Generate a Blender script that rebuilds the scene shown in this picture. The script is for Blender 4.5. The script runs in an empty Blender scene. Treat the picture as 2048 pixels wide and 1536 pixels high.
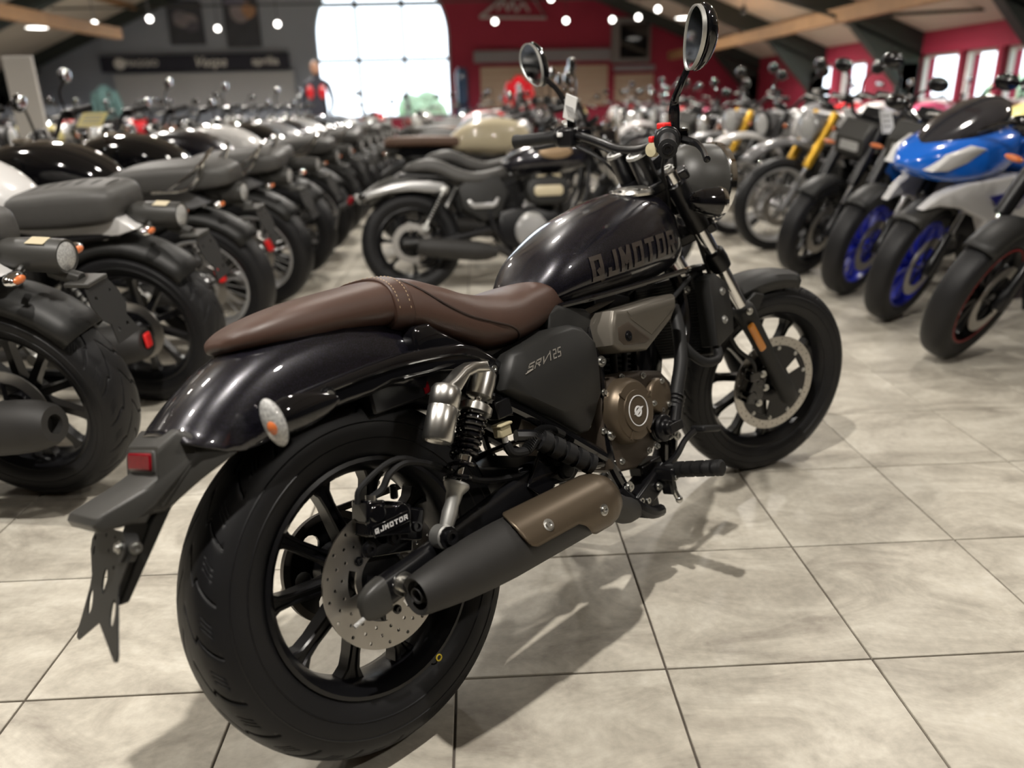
import bpy, math, random
import numpy as np
from mathutils import Vector, Matrix
from mathutils.geometry import delaunay_2d_cdt
from mathutils.bvhtree import BVHTree
random.seed(7)
PI = math.pi
SC = bpy.context.scene
COL = SC.collection
# ------------------------------------------------------------------ camera
cam_d = bpy.data.cameras.new('camera')
cam_d.sensor_width = 36.0
cam_d.lens = 1546.33 / 2048 * 36.0
cam_d.clip_start = 0.02
cam_d.clip_end = 300
cam = bpy.data.objects.new('camera', cam_d)
COL.objects.link(cam)
_f = Vector((0.03546656, 0.93871025, -0.34287781))
_r = Vector((0.99871748, -0.04569643, -0.02179968))
_u = Vector((0.03613188, 0.3416649, 0.93912703))
cam.matrix_world = Matrix(((_r.x, _u.x, -_f.x, 0.07699), (_r.y, _u.y, -_f.y, -1.24569),
                           (_r.z, _u.z, -_f.z, 1.07400), (0, 0, 0, 1)))
cam_d.dof.use_dof = True
cam_d.dof.focus_distance = 1.5
cam_d.dof.aperture_fstop = 1.9
SC.camera = cam
SC.view_settings.view_transform = 'Standard'
SC.view_settings.look = 'None'
SC.view_settings.gamma = 1.0
SC.view_settings.use_curve_mapping = False
SC.view_settings.exposure = 0.5
# ------------------------------------------------------------------ sky
W = bpy.data.worlds.new('sky')
SC.world = W
W.use_nodes = True
_n = W.node_tree.nodes
_bg = _n['Background']
_bg.inputs[0].default_value = (0.80, 0.90, 1.0, 1)
_bg.inputs[1].default_value = 2.6

# ------------------------------------------------------------------ materials
MATS = {}
def mat(name, col, rough=0.5, metal=0.0, coat=0.0, spec=0.5, trans=0.0, emit=None, estr=0.0, vary=0.0, vscale=30.0,
        bump=0.0, bscale=200.0, ior=1.45, coat_rough=0.03, sheen=0.0):
    if name in MATS: return MATS[name]
    m = bpy.data.materials.new(name); m.use_nodes = True
    nt = m.node_tree; b = nt.nodes['Principled BSDF']
    b.inputs['Base Color'].default_value = (*col, 1)
    b.inputs['Roughness'].default_value = rough
    b.inputs['Metallic'].default_value = metal
    b.inputs['Specular IOR Level'].default_value = spec
    b.inputs['IOR'].default_value = ior
    b.inputs['Coat Weight'].default_value = coat
    b.inputs['Coat Roughness'].default_value = coat_rough
    b.inputs['Transmission Weight'].default_value = trans
    b.inputs['Sheen Weight'].default_value = sheen
    if emit:
        b.inputs['Emission Color'].default_value = (*emit, 1); b.inputs['Emission Strength'].default_value = estr
    tc = nt.nodes.new('ShaderNodeTexCoord')
    if vary > 0:
        nz = nt.nodes.new('ShaderNodeTexNoise'); nz.inputs['Scale'].default_value = vscale; nz.inputs['Detail'].default_value = 4
        nt.links.new(tc.outputs['Object'], nz.inputs['Vector'])
        mx = nt.nodes.new('ShaderNodeMix'); mx.data_type = 'RGBA'
        mx.inputs[6].default_value = tuple(c * (1 - vary) for c in col) + (1,)
        mx.inputs[7].default_value = tuple(min(1, c * (1 + vary)) for c in col) + (1,)
        nt.links.new(nz.outputs[0], mx.inputs[0]); nt.links.new(mx.outputs[2], b.inputs['Base Color'])
    if bump > 0:
        nb = nt.nodes.new('ShaderNodeTexNoise'); nb.inputs['Scale'].default_value = bscale; nb.inputs['Detail'].default_value = 2
        nt.links.new(tc.outputs['Object'], nb.inputs['Vector'])
        bp = nt.nodes.new('ShaderNodeBump'); bp.inputs['Strength'].default_value = bump; bp.inputs['Distance'].default_value = 0.001
        nt.links.new(nb.outputs[0], bp.inputs['Height']); nt.links.new(bp.outputs[0], b.inputs['Normal'])
    MATS[name] = m
    return m

def flake_mat(name, col, fl):
    m = mat(name, col, rough=0.22, coat=1.0, spec=0.5)
    nt = m.node_tree; b = nt.nodes['Principled BSDF']
    tc = nt.nodes.new('ShaderNodeTexCoord')
    v = nt.nodes.new('ShaderNodeTexVoronoi'); v.inputs['Scale'].default_value = 1400
    nt.links.new(tc.outputs['Object'], v.inputs['Vector'])
    r = nt.nodes.new('ShaderNodeValToRGB')
    r.color_ramp.elements[0].position = 0.6; r.color_ramp.elements[0].color = (*col, 1)
    r.color_ramp.elements[1].position = 0.95; r.color_ramp.elements[1].color = (*fl, 1)
    sep = nt.nodes.new('ShaderNodeSeparateColor')
    nt.links.new(v.outputs['Color'], sep.inputs[0])
    nt.links.new(sep.outputs[0], r.inputs[0]); nt.links.new(r.outputs[0], b.inputs['Base Color'])
    b.inputs['Metallic'].default_value = 0.4
    b.inputs['Roughness'].default_value = 0.3
    return m

RUB = mat('tyre rubber', (0.0075, 0.0075, 0.0085), rough=0.5, spec=.4, vary=0.25, vscale=18, bump=0.1, bscale=500)
RUB2 = mat('hard rubber', (0.008, 0.008, 0.0085), rough=0.55, spec=.4)
GB = flake_mat('black pearl paint', (0.003, 0.003, 0.004), (0.022, 0.019, 0.038))
GLB = mat('gloss black', (0.004, 0.004, 0.005), rough=0.08, coat=0.6)
SAT = mat('satin black', (0.005, 0.005, 0.006), rough=0.3, vary=0.2)
MPL = mat('matt black plastic', (0.0125, 0.0125, 0.012), rough=0.5, bump=0.12, bscale=900, vary=0.1)
GPL = mat('dark grey plastic', (0.038, 0.037, 0.034), rough=0.42, bump=0.15, bscale=900, vary=0.1)
MUF = mat('heat-proof black', (0.021, 0.020, 0.019), rough=0.58, bump=0.2, bscale=1500, vary=0.12)
LEA = mat('brown leather', (0.062, 0.033, 0.024), rough=0.42, bump=0.3, bscale=900, vary=0.15, vscale=14)
SEAM = mat('dark brown seam', (0.028, 0.016, 0.012), rough=0.6)
THR = mat('tan thread', (0.45, 0.33, 0.2), rough=0.7)
CHR = mat('chrome', (0.8, 0.8, 0.8), rough=0.07, metal=1)
ALU = mat('brushed aluminium', (0.62, 0.61, 0.58), rough=0.28, metal=1, vary=0.1, vscale=60)
ALUC = mat('cast aluminium', (0.55, 0.55, 0.53), rough=0.45, metal=0.9, vary=0.15)
STE = mat('disc steel', (0.52, 0.50, 0.47), rough=0.35, metal=1, vary=0.12, vscale=25)
ZINC = mat('zinc bolt', (0.6, 0.6, 0.58), rough=0.3, metal=1)
BRZ = mat('bronze paint', (0.115, 0.088, 0.060), rough=0.38, metal=0.55, vary=0.1, bump=0.08, bscale=1500)
BRZD = mat('dark bronze cast', (0.07, 0.055, 0.042), rough=0.45, metal=0.5, vary=0.15, bump=0.15, bscale=500)
BRG = mat('grey bronze paint', (0.12, 0.108, 0.09), rough=0.4, metal=0.4, vary=0.08)
AMB = mat('amber lens', (0.75, 0.27, 0.02), rough=0.15, coat=1)
ORG = mat('orange bulb', (0.6, 0.16, 0.045), rough=0.3, coat=0.6)
REDL = mat('red lens', (0.17, 0.003, 0.008), rough=0.3, spec=.15, vary=.5, vscale=120)
CLR = mat('clear faceted lens', (0.42, 0.42, 0.41), rough=0.2, coat=1, bump=1.0, bscale=220, vary=0.8, vscale=220)
WHT = mat('white paper', (0.75, 0.75, 0.74), rough=0.6, vary=0.05)
WPL = mat('white paint', (0.62, 0.61, 0.60), rough=0.25, coat=0.6)
CRM = mat('cream paint', (0.55, 0.48, 0.33), rough=0.3, coat=0.6)
REDP = mat('red paint', (0.5, 0.012, 0.02), rough=0.25, coat=0.6)
BLUP = mat('bright blue paint', (0.008, 0.13, 0.62), rough=0.2, coat=0.8)
NAVY = mat('navy decal', (0.008, 0.01, 0.16), rough=0.3, coat=0.5)
BLUW = mat('blue wheel paint', (0.02, 0.035, 0.5), rough=0.3, coat=0.5)
GOLD = mat('gold anodised fork', (0.62, 0.36, 0.035), rough=0.32, metal=0.6)
DGRY = mat('dark grey seat vinyl', (0.06, 0.058, 0.055), rough=0.5, bump=0.2, bscale=700, vary=0.1)
BRNS = mat('tan brown seat vinyl', (0.13, 0.075, 0.05), rough=0.5, vary=0.15)
GLS = mat('mirror glass', (0.75, 0.78, 0.8), rough=0.02, metal=1)
BLK = mat('deep black', (0.003, 0.003, 0.003), rough=0.7)
REDB = mat('red plastic', (0.7, 0.02, 0.02), rough=0.35)
TANB = mat('tan badge', (0.32, 0.22, 0.13), rough=0.35, metal=0.3)
LWHT = mat('white lettering', (0.7, 0.7, 0.7), rough=0.5)
LGRY = mat('grey lettering', (0.33, 0.31, 0.28), rough=0.4, metal=0.3)
LBRN = mat('bronze lettering', (0.062, 0.052, 0.046), rough=0.3, metal=0.3, coat=0.5)
YEL = mat('yellow mark', (0.6, 0.45, 0.03), rough=0.6)
OLV = mat('olive cream plastic', (0.45, 0.40, 0.26), rough=0.5)
PNK = mat('pink paint', (0.75, 0.12, 0.25), rough=0.3, coat=0.5)
GRYP = mat('grey paint', (0.16, 0.16, 0.165), rough=0.3, coat=0.5)
SILP = mat('silver paint', (0.42, 0.42, 0.42), rough=0.3, metal=0.5)
YLP = mat('pale yellow paint', (0.6, 0.52, 0.2), rough=0.3, coat=0.5)

# ------------------------------------------------------------------ mesh helpers
def catmull(pts, n):
    P = [np.array(p, float) for p in pts]
    P = [2 * P[0] - P[1]] + P + [2 * P[-1] - P[-2]]
    out = []
    for i in range(1, len(P) - 2):
        for k in range(n):
            t = k / n
            out.append(0.5 * ((2 * P[i]) + (-P[i-1] + P[i+1]) * t + (2*P[i-1] - 5*P[i] + 4*P[i+1] - P[i+2]) * t*t
                              + (-P[i-1] + 3*P[i] - 3*P[i+1] + P[i+2]) * t**3))
    out.append(P[-2])
    return out

def basis(d):
    d = np.array(d, float); d /= np.linalg.norm(d)
    a = np.array([0, 0, 1.0]) if abs(d[2]) < 0.9 else np.array([1.0, 0, 0])
    u = np.cross(a, d); u /= np.linalg.norm(u)
    return d, u, np.cross(d, u)

class MB:
    def __init__(s): s.v = []; s.f = []
    def add(s, v, f):
        o = len(s.v); s.v += [tuple(map(float, p)) for p in v]; s.f += [tuple(i + o for i in q) for q in f]; return s
    def box(s, c, sz, R=None):
        c = np.array(c, float); h = np.array(sz, float) / 2
        v = [np.array([x, y, z]) * h for x in (-1, 1) for y in (-1, 1) for z in (-1, 1)]
        if R is not None: v = [np.array(R @ Vector(p)) for p in v]
        return s.add([c + p for p in v], [(0, 1, 3, 2), (4, 6, 7, 5), (0, 4, 5, 1), (2, 3, 7, 6), (0, 2, 6, 4), (1, 5, 7, 3)])
    def loft(s, rings, cap=True, closed=True):
        n = len(rings[0]); v = [p for r in rings for p in r]; f = []
        for i in range(len(rings) - 1):
            for j in range(n if closed else n - 1):
                k = (j + 1) % n
                f.append((i*n + j, i*n + k, (i+1)*n + k, (i+1)*n + j))
        if cap and closed:
            f.append(tuple(reversed(range(n)))); f.append(tuple((len(rings)-1)*n + j for j in range(n)))
        return s.add(v, f)
    def cyl(s, p0, p1, r0, r1=None, n=16, cap=True):
        r1 = r0 if r1 is None else r1
        p0 = np.array(p0, float); p1 = np.array(p1, float); d, u, w = basis(p1 - p0)
        a = [2*PI*i/n for i in range(n)]
        return s.loft([[p + r*(math.cos(t)*u + math.sin(t)*w) for t in a] for p, r in ((p0, r0), (p1, r1))], cap)
    def lathe(s, o, ax, prof, n=32, cap=True):
        "prof: (radius, distance along axis)"
        o = np.array(o, float); d, u, w = basis(ax); a = [2*PI*i/n for i in range(n)]
        return s.loft([[o + d*t + r*(math.cos(q)*u + math.sin(q)*w) for q in a] for r, t in prof], cap)
    def ring(s, o, ax, prof, n=48):
        "closed profile revolved"
        o = np.array(o, float); d, u, w = basis(ax); m = len(prof); v = []; f = []
        for i in range(n):
            q = 2*PI*i/n; e = math.cos(q)*u + math.sin(q)*w
            v += [o + d*t + r*e for r, t in prof]
        for i in range(n):
            for j in range(m):
                f.append((i*m + j, ((i+1) % n)*m + j, ((i+1) % n)*m + (j+1) % m, i*m + (j+1) % m))
        return s.add(v, f)
    def tube(s, pts, r, n=8, sm=6, cap=True):
        P = catmull(pts, sm) if sm > 1 and len(pts) > 2 else [np.array(p, float) for p in pts]
        R = r if hasattr(r, '__len__') else None
        rings = []; u = None
        for i, p in enumerate(P):
            t = P[min(i+1, len(P)-1)] - P[max(i-1, 0)]; t = t / (np.linalg.norm(t) + 1e-12)
            if u is None: _, u, w = basis(t)
            u = u - t*np.dot(u, t); u /= np.linalg.norm(u); w = np.cross(t, u)
            rr = r if R is None else float(np.interp(i/(len(P)-1), np.linspace(0, 1, len(R)), R))
            rings.append([p + rr*(math.cos(2*PI*k/n)*u + math.sin(2*PI*k/n)*w) for k in range(n)])
        return s.loft(rings, cap)
    def ell(s, c, rad, n=20, m=12, R=None, fn=None):
        c = np.array(c, float); v = []; f = []
        for i in range(1, m):
            ph = PI*i/m
            for j in range(n):
                q = 2*PI*j/n; v.append(np.array([math.sin(ph)*math.cos(q), math.sin(ph)*math.sin(q), math.cos(ph)]) * rad)
        v += [np.array([0, 0, rad[2]]), np.array([0, 0, -rad[2]])]
        if fn: v = [np.array(fn(p)) for p in v]
        if R is not None: v = [np.array(R @ Vector(p)) for p in v]
        for i in range(m - 2):
            for j in range(n): f.append((i*n + j, (i+1)*n + j, (i+1)*n + (j+1) % n, i*n + (j+1) % n))
        a = (m-1)*n
        for j in range(n):
            f.append((a, j, (j+1) % n)); f.append((a+1, (m-2)*n + (j+1) % n, (m-2)*n + j))
        return s.add([c + p for p in v], f)
    def plate(s, outline, holes, fn, t0, t1):
        "flat plate with holes; fn(u,v,t) -> xyz"
        V = []; E = []
        for lp in [outline] + list(holes):
            o = len(V); V += [Vector((float(p[0]), float(p[1]))) for p in lp]
            E += [(o + i, o + (i+1) % len(lp)) for i in range(len(lp))]
        vv, ee, ff, *_ = delaunay_2d_cdt(V, E, [], 0, 1e-6)
        PV = np.array([(p[0], p[1]) for p in vv]); C = np.array([PV[list(q)].mean(0) for q in ff])
        def inside(lp):
            L = np.array([(float(p[0]), float(p[1])) for p in lp]); r = np.zeros(len(C), bool)
            for (x0, y0), (x1, y1) in zip(L, np.roll(L, -1, 0)):
                if y0 != y1: r ^= ((C[:, 1] < y0) != (C[:, 1] < y1)) & (C[:, 0] < x0 + (C[:, 1] - y0)*(x1 - x0)/(y1 - y0))
            return r
        keep = inside(outline)
        for lp in holes:
            lo, hi = np.min(np.array(lp, float), 0), np.max(np.array(lp, float), 0)
            keep &= ~inside(lp)
        ff = [q for q, k in zip(ff, keep) if k]
        n = len(vv); used = {}
        for q in ff:
            for a, b in zip(q, list(q[1:]) + [q[0]]):
                used[(a, b)] = used.get((a, b), 0) + 1
        bd = [(a, b) for (a, b) in used if (b, a) not in used]
        return s.add([fn(p[0], p[1], t0) for p in vv] + [fn(p[0], p[1], t1) for p in vv],
                     [tuple(q) for q in ff] + [tuple(i + n for i in reversed(q)) for q in ff] + [(b, a, a+n, b+n) for a, b in bd])
    def pillow(s, outline, y0, y1, inset=0.006, seg=3, fn=None):
        "outline in xz, extruded from y0 to y1 with the y1 edge rounded"
        fn = fn or (lambda x, z, y: (x, y, z))
        P = [np.array(p, float) for p in outline]; n = len(P)
        ar = sum(P[i][0]*P[(i+1) % n][1] - P[(i+1) % n][0]*P[i][1] for i in range(n))
        sg = 1 if ar > 0 else -1
        N = []
        for i in range(n):
            t = P[(i+1) % n] - P[i-1]; t = t/(np.linalg.norm(t) + 1e-9); N.append(np.array([-t[1], t[0]])*sg)
        dy = (y1 - y0); b = math.copysign(min(inset, abs(dy)), dy)
        rings = [[fn(*p, y0) for p in P], [fn(*p, y1 - b) for p in P]]
        for k in range(1, seg + 1):
            a = PI/2*k/seg
            rings.append([fn(*(p + m*inset*(1 - math.cos(a))), y1 - b*(1 - math.sin(a))) for p, m in zip(P, N)])
        return s.loft(rings)
    def mesh(s, name, m, M=None, smooth=35):
        me = bpy.data.meshes.new(name)
        v = s.v if M is None else [tuple(M @ Vector(p)) for p in s.v]
        me.from_pydata(v, [], s.f); me.update()
        import bmesh
        bm = bmesh.new(); bm.from_mesh(me); bmesh.ops.recalc_face_normals(bm, faces=bm.faces); bm.to_mesh(me); bm.free()
        if smooth:
            me.polygons.foreach_set('use_smooth', [True]*len(me.polygons))
            me.set_sharp_from_angle(angle=math.radians(smooth))
        me.materials.append(m)
        return me
    def build(s, name, m, parent=None, M=None, smooth=35, bev=0, label=None):
        o = bpy.data.objects.new(name, s.mesh(name, m, M, smooth)); COL.objects.link(o)
        if parent is not None: o.parent = parent
        if bev:
            b = o.modifiers.new('bevel', 'BEVEL'); b.width = bev; b.segments = 2; b.limit_method = 'ANGLE'; b.angle_limit = 0.6
        if label: o['label'] = label
        return o

def empty(name, label, cat, group=None):
    o = bpy.data.objects.new(name, None); COL.objects.link(o); o.empty_display_size = 0.1
    return tag(o, label, cat, group)
def tag(o, label, cat, group=None):
    o['label'] = label; o['category'] = cat
    if group: o['group'] = group
    return o
def structure(o):
    o['kind'] = 'structure'; return o
def clone(o, parent=None):
    c = o.copy(); COL.objects.link(c)
    if parent is not None: c.parent = parent
    for ch in list(o.children): clone(ch, c)
    return c
def circle(cx, cy, r, n=12, ry=None):
    ry = ry or r
    return [(cx + r*math.cos(2*PI*i/n), cy + ry*math.sin(2*PI*i/n)) for i in range(n)]
def XZ(x, z, y): return (x, y, z)
def sring(x, zb, zt, w, n=24, e=0.75, k=0.5, yo=0.0):
    "superellipse ring at x; k: where the widest line sits"
    zc = zb + k*(zt - zb); R = []
    for i in range(n):
        a = 2*PI*i/n; cy = math.cos(a); sz = math.sin(a)
        y = math.copysign(abs(cy)**e, cy)*w; z = math.copysign(abs(sz)**e, sz)
        R.append((x, yo + y, zc + z*((zt - zc) if sz > 0 else (zc - zb))))
    return R
def body(ctrl, n=24, sm=4, e=0.75, k=0.5):
    C = catmull(ctrl, sm)
    return MB().loft([sring(c[0], c[1], c[2], max(c[3], .002), n, e, k) for c in C])
_tc = {}
def text_mesh(s, size=1.0, shear=0.0, space=1.0, bold=0.0):
    key = (s, shear, space, bold)
    if key not in _tc:
        cu = bpy.data.curves.new('lettering', 'FONT'); cu.body = s; cu.shear = shear; cu.align_x = 'CENTER'; cu.align_y = 'CENTER'
        cu.space_character = space; cu.resolution_u = 3; cu.offset = bold
        o = bpy.data.objects.new('lettering', cu); COL.objects.link(o)
        me = bpy.data.meshes.new_from_object(o.evaluated_get(bpy.context.evaluated_depsgraph_get()))
        _tc[key] = ([tuple(v.co) for v in me.vertices], [tuple(p.vertices) for p in me.polygons])
        bpy.data.objects.remove(o); bpy.data.curves.remove(cu); bpy.data.meshes.remove(me)
    v, f = _tc[key]
    return [(p[0]*size, p[1]*size) for p in v], f
def lettering(name, s, size, fn, m, parent, shear=0.0, space=1.0, sx=1.0, bold=0.015):
    v, f = text_mesh(s, size, shear, space, bold)
    return MB().add([fn(p[0]*sx, p[1]) for p in v], f).build(name, m, parent, smooth=0)

STK = {'Q': [[(0, 0), (0, 1), (1, 1), (1, 0), (0, 0)], [(.6, .35), (1.05, -.12)]], 'J': [[(.1, .22), (.1, 0), (1, 0), (1, 1)]], 'M': [[(0, 0), (0, 1), (.5, .35), (1, 1), (1, 0)]],
       'O': [[(0, 0), (0, 1), (1, 1), (1, 0), (0, 0)]], 'T': [[(0, 1), (1, 1)], [(.5, 1), (.5, 0)]], 'R': [[(0, 0), (0, 1), (1, 1), (1, .5), (0, .5)], [(.45, .5), (1, 0)]],
       'S': [[(1, 1), (0, 1), (0, .5), (1, .5), (1, 0), (0, 0)]], 'V': [[(0, 1), (.4, 0), (1, 1)]], '1': [[(.2, .8), (.5, 1), (.5, 0)]], '2': [[(0, 1), (1, 1), (1, .5), (0, .5), (0, 0), (1, 0)]], '5': [[(1, 1), (0, 1), (0, .5), (1, .5), (1, 0), (0, 0)]]}
def block_text(s, h, w, gap, sw, fn, m, parent, name='lettering', seg=1, label=None):
    "square techno lettering drawn with flat strokes; fn(u, v) -> xyz, centred on 0, 0"
    mb = MB(); tot = len(s)*w + (len(s) - 1)*gap; x0 = -tot/2
    for c in s:
        for pl in STK[c]:
            P = [np.array([x0 + p[0]*(w - sw) + sw/2, (p[1] - .5)*(h - sw)]) for p in pl]
            for a, b in zip(P, P[1:]):
                d = (b - a)/np.linalg.norm(b - a); n = np.array([-d[1], d[0]])*sw/2; a2, b2 = a - d*sw/2, b + d*sw/2
                for k in range(seg):
                    p, q = a2 + (b2 - a2)*k/seg, a2 + (b2 - a2)*(k + 1)/seg
                    mb.add([fn(*(p - n)), fn(*(q - n)), fn(*(q + n)), fn(*(p + n))], [(0, 1, 2, 3)])
        x0 += w + gap
    return mb.build(name, m, parent, smooth=60, label=label)
# ------------------------------------------------------------------ setting
TS = 0.42
XL, XR, YN, YF = -11.2, 7.0, -6.0, 19.0
RX, RZ, PITCH = -2.05, 5.56, 0.4
def slope(x): return RZ - PITCH*abs(x - RX)
def stone():
    m = mat('pale stone tile', (0.5, 0.47, 0.4), rough=0.38, spec=0.4)
    nt = m.node_tree; b = nt.nodes['Principled BSDF']
    tc = nt.nodes.new('ShaderNodeTexCoord'); oi = nt.nodes.new('ShaderNodeObjectInfo')
    geo = nt.nodes.new('ShaderNodeNewGeometry')
    sc = nt.nodes.new('ShaderNodeVectorMath'); sc.operation = 'SCALE'; sc.inputs['Scale'].default_value = 37.0
    cb = nt.nodes.new('ShaderNodeCombineXYZ')
    nt.links.new(oi.outputs['Random'], cb.inputs[2]); nt.links.new(cb.outputs[0], sc.inputs[0])
    ad = nt.nodes.new('ShaderNodeVectorMath'); ad.operation = 'ADD'
    nt.links.new(geo.outputs['Position'], ad.inputs[0]); nt.links.new(sc.outputs[0], ad.inputs[1])
    n1 = nt.nodes.new('ShaderNodeTexNoise'); n1.inputs['Scale'].default_value = 3.6; n1.inputs['Detail'].default_value = 9
    n1.inputs['Roughness'].default_value = 0.66; n1.inputs['Distortion'].default_value = 0.9
    mp = nt.nodes.new('ShaderNodeMapping'); mp.inputs['Scale'].default_value = (1.0, 1.9, 1.0); mp.inputs['Rotation'].default_value = (0, 0, 0.5)
    nt.links.new(ad.outputs[0], mp.inputs[0]); nt.links.new(mp.outputs[0], n1.inputs['Vector'])
    r = nt.nodes.new('ShaderNodeValToRGB'); e = r.color_ramp.elements
    e[0].position = 0.30; e[0].color = (0.31, 0.28, 0.235, 1); e[1].position = 0.72; e[1].color = (0.66, 0.625, 0.54, 1)
    k = e.new(0.5); k.color = (0.49, 0.455, 0.385, 1)
    nt.links.new(n1.outputs[0], r.inputs[0])
    n2 = nt.nodes.new('ShaderNodeTexNoise'); n2.inputs['Scale'].default_value = 60; n2.inputs['Detail'].default_value = 6
    nt.links.new(ad.outputs[0], n2.inputs['Vector'])
    mx = nt.nodes.new('ShaderNodeMix'); mx.data_type = 'RGBA'; mx.blend_type = 'OVERLAY'; mx.inputs[0].default_value = 0.22
    nt.links.new(r.outputs[0], mx.inputs[6]); nt.links.new(n2.outputs[0], mx.inputs[7])
    nt.links.new(mx.outputs[2], b.inputs['Base Color'])
    bp = nt.nodes.new('ShaderNodeBump'); bp.inputs['Strength'].default_value = 0.12; bp.inputs['Distance'].default_value = 0.002
    nt.links.new(n1.outputs[0], bp.inputs['Height']); nt.links.new(bp.outputs[0], b.inputs['Normal'])
    return m
STONE = stone()
GROUT = mat('dark grout', (0.10, 0.085, 0.07), rough=0.8, vary=0.2)
floor = structure(MB().box(((XL+XR)/2, (YN+YF)/2, -0.056), (XR-XL, YF-YN, 0.1)).build('floor', GROUT, smooth=0))
floor['label'] = 'pale stone tiled showroom floor'; 
def tile_mb(x, y, g=0.0024):
    a = TS/2 - g; b = a - 0.0015
    return [[(x-a, y-a, -.006), (x+a, y-a, -.006), (x+a, y+a, -.006), (x-a, y+a, -.006)],
            [(x-a, y-a, -.0012), (x+a, y-a, -.0012), (x+a, y+a, -.0012), (x-a, y+a, -.0012)],
            [(x-b, y-b, 0), (x+b, y-b, 0), (x+b, y+b, 0), (x-b, y+b, 0)]]
tile_mesh = MB().loft(tile_mb(0, 0)).mesh('tile', STONE, smooth=0)
near, rest = [], MB()
CX, CY, CZ = 0.077, -1.2457, 1.074
for i in range(int(XL/TS) + 1, int(XR/TS)):
    for j in range(int(YN/TS) + 1, int(YF/TS)):
        x, y = (i + .5)*TS, (j + .5)*TS
        d = np.array([x - CX, y - CY, -CZ]); dep = d @ np.array(_f)
        vis = dep > 0.2 and abs(d @ np.array(_r)) / dep < 0.78 and abs(d @ np.array(_u)) / dep < 0.66
        if vis and y < 5.6 and -1.9 < x < 3.4: near.append((dep, x, y))
        else: rest.loft(tile_mb(x, y))
near.sort()
for k, (dp, x, y) in enumerate(near):
    if k < 300:
        o = bpy.data.objects.new('tile', tile_mesh); COL.objects.link(o); o.location = (x, y, 0); o.parent = floor
    else: rest.loft(tile_mb(x, y))
o = rest.build('tiles', STONE, floor, smooth=0); o['kind'] = 'stuff'

GREY = mat('grey wall paint', (0.27, 0.30, 0.36), rough=0.8, vary=0.05, vscale=2, bump=0.05, bscale=80)
REDW = mat('crimson wall paint', (0.27, 0.018, 0.045), rough=0.75, vary=0.06, vscale=2, bump=0.05, bscale=80)
CEIL = mat('tan grey ceiling board', (0.52, 0.47, 0.41), rough=0.8, vary=0.08, vscale=1.5)
STEELB = mat('dark green steel', (0.022, 0.03, 0.028), rough=0.5, vary=0.15)
WOOD = mat('orange brown timber', (0.30, 0.17, 0.08), rough=0.6, vary=0.3, vscale=6)
DARKW = mat('darkened unseen wall', (0.07, 0.07, 0.075), rough=0.8, vary=0.08, vscale=2)  # unseen near walls coloured dark so glossy paint mirrors a dim hall
OFFW = mat('off white board', (0.66, 0.64, 0.61), rough=0.7, vary=0.04)
FRM = mat('grey window frame', (0.32, 0.35, 0.40), rough=0.5)
GLASS = mat('window glass', (1, 1, 1), rough=0.0, trans=1.0, ior=1.1)
# far gable wall in two colours with an arched opening
WCX, WR, WSP, WSILL = -2.075, 1.61, 2.60, 0.75
TH = 0.3
def XY_wall(x, z, t): return (x, YF + t, z)
arch = [(WCX + WR*math.cos(PI*i/28), WSP + WR*math.sin(PI*i/28)) for i in range(29)]
def gable_half(s):
    pts = [(WCX, WSILL), (WCX + s*WR, WSILL)] + [(WCX + s*WR*math.cos(PI/2*i/14), WSP + WR*math.sin(PI/2*i/14)) for i in range(15)]
    xe = XR + .3 if s > 0 else XL - .3
    return [(WCX, -.1), (xe, -.1), (xe, slope(xe) + .1), (WCX, RZ + .1)] + list(reversed(pts[1:] if False else pts[1:]))
gl = structure(MB().plate([(WCX, -.1)] + [(WCX, WSILL)] + [(WCX - WR, WSILL)] + [(WCX - WR*math.cos(PI/2*i/14), WSP + WR*math.sin(PI/2*i/14)) for i in range(15)]
    + [(WCX, RZ + .1), (XL - .3, slope(XL - .3) + .1), (XL - .3, -.1)], [], XY_wall, 0, TH).build('wall_back_left', GREY, smooth=0))
gr = structure(MB().plate([(WCX, -.1)] + [(WCX, WSILL)] + [(WCX + WR, WSILL)] + [(WCX + WR*math.cos(PI/2*i/14), WSP + WR*math.sin(PI/2*i/14)) for i in range(15)]
    + [(WCX, RZ + .1), (XR + .3, slope(XR + .3) + .1), (XR + .3, -.1)], [], XY_wall, 0, TH).build('wall_back_right', REDW, smooth=0))
gl['label'] = 'grey painted gable wall left of the arched window'; gr['label'] = 'crimson gable wall right of the arched window'
# arched window
win = structure(MB().plate([(WCX - WR, WSILL), (WCX + WR, WSILL)] + arch, [[(WCX - WR + .07, WSILL + .07), (WCX + WR - .07, WSILL + .07)]
    + [(WCX + (WR - .07)*math.cos(PI*i/28), WSP + (WR - .07)*math.sin(PI*i/28)) for i in range(29)]], XY_wall, .08, .16).build('window_1', FRM, smooth=0))
win['label'] = 'tall arched window glowing white in the far gable wall'
for x in (-2.67, -1.57): MB().box((x, YF + .12, 2.45), (.09, .06, 3.5)).build('mullion', FRM, win, smooth=0)
for z in (2.09, 3.3): MB().box((WCX, YF + .12, z), (2*WR - .1 if z < 2.7 else 2.8, .06, .09)).build('transom', FRM, win, smooth=0)
MB().plate([(WCX - WR + .03, WSILL + .03), (WCX + WR - .03, WSILL + .03)] + [(WCX + (WR-.03)*math.cos(PI*i/28), WSP + (WR-.03)*math.sin(PI*i/28)) for i in range(29)],
    [], XY_wall, .118, .122).build('pane', GLASS, win, smooth=0)
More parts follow.
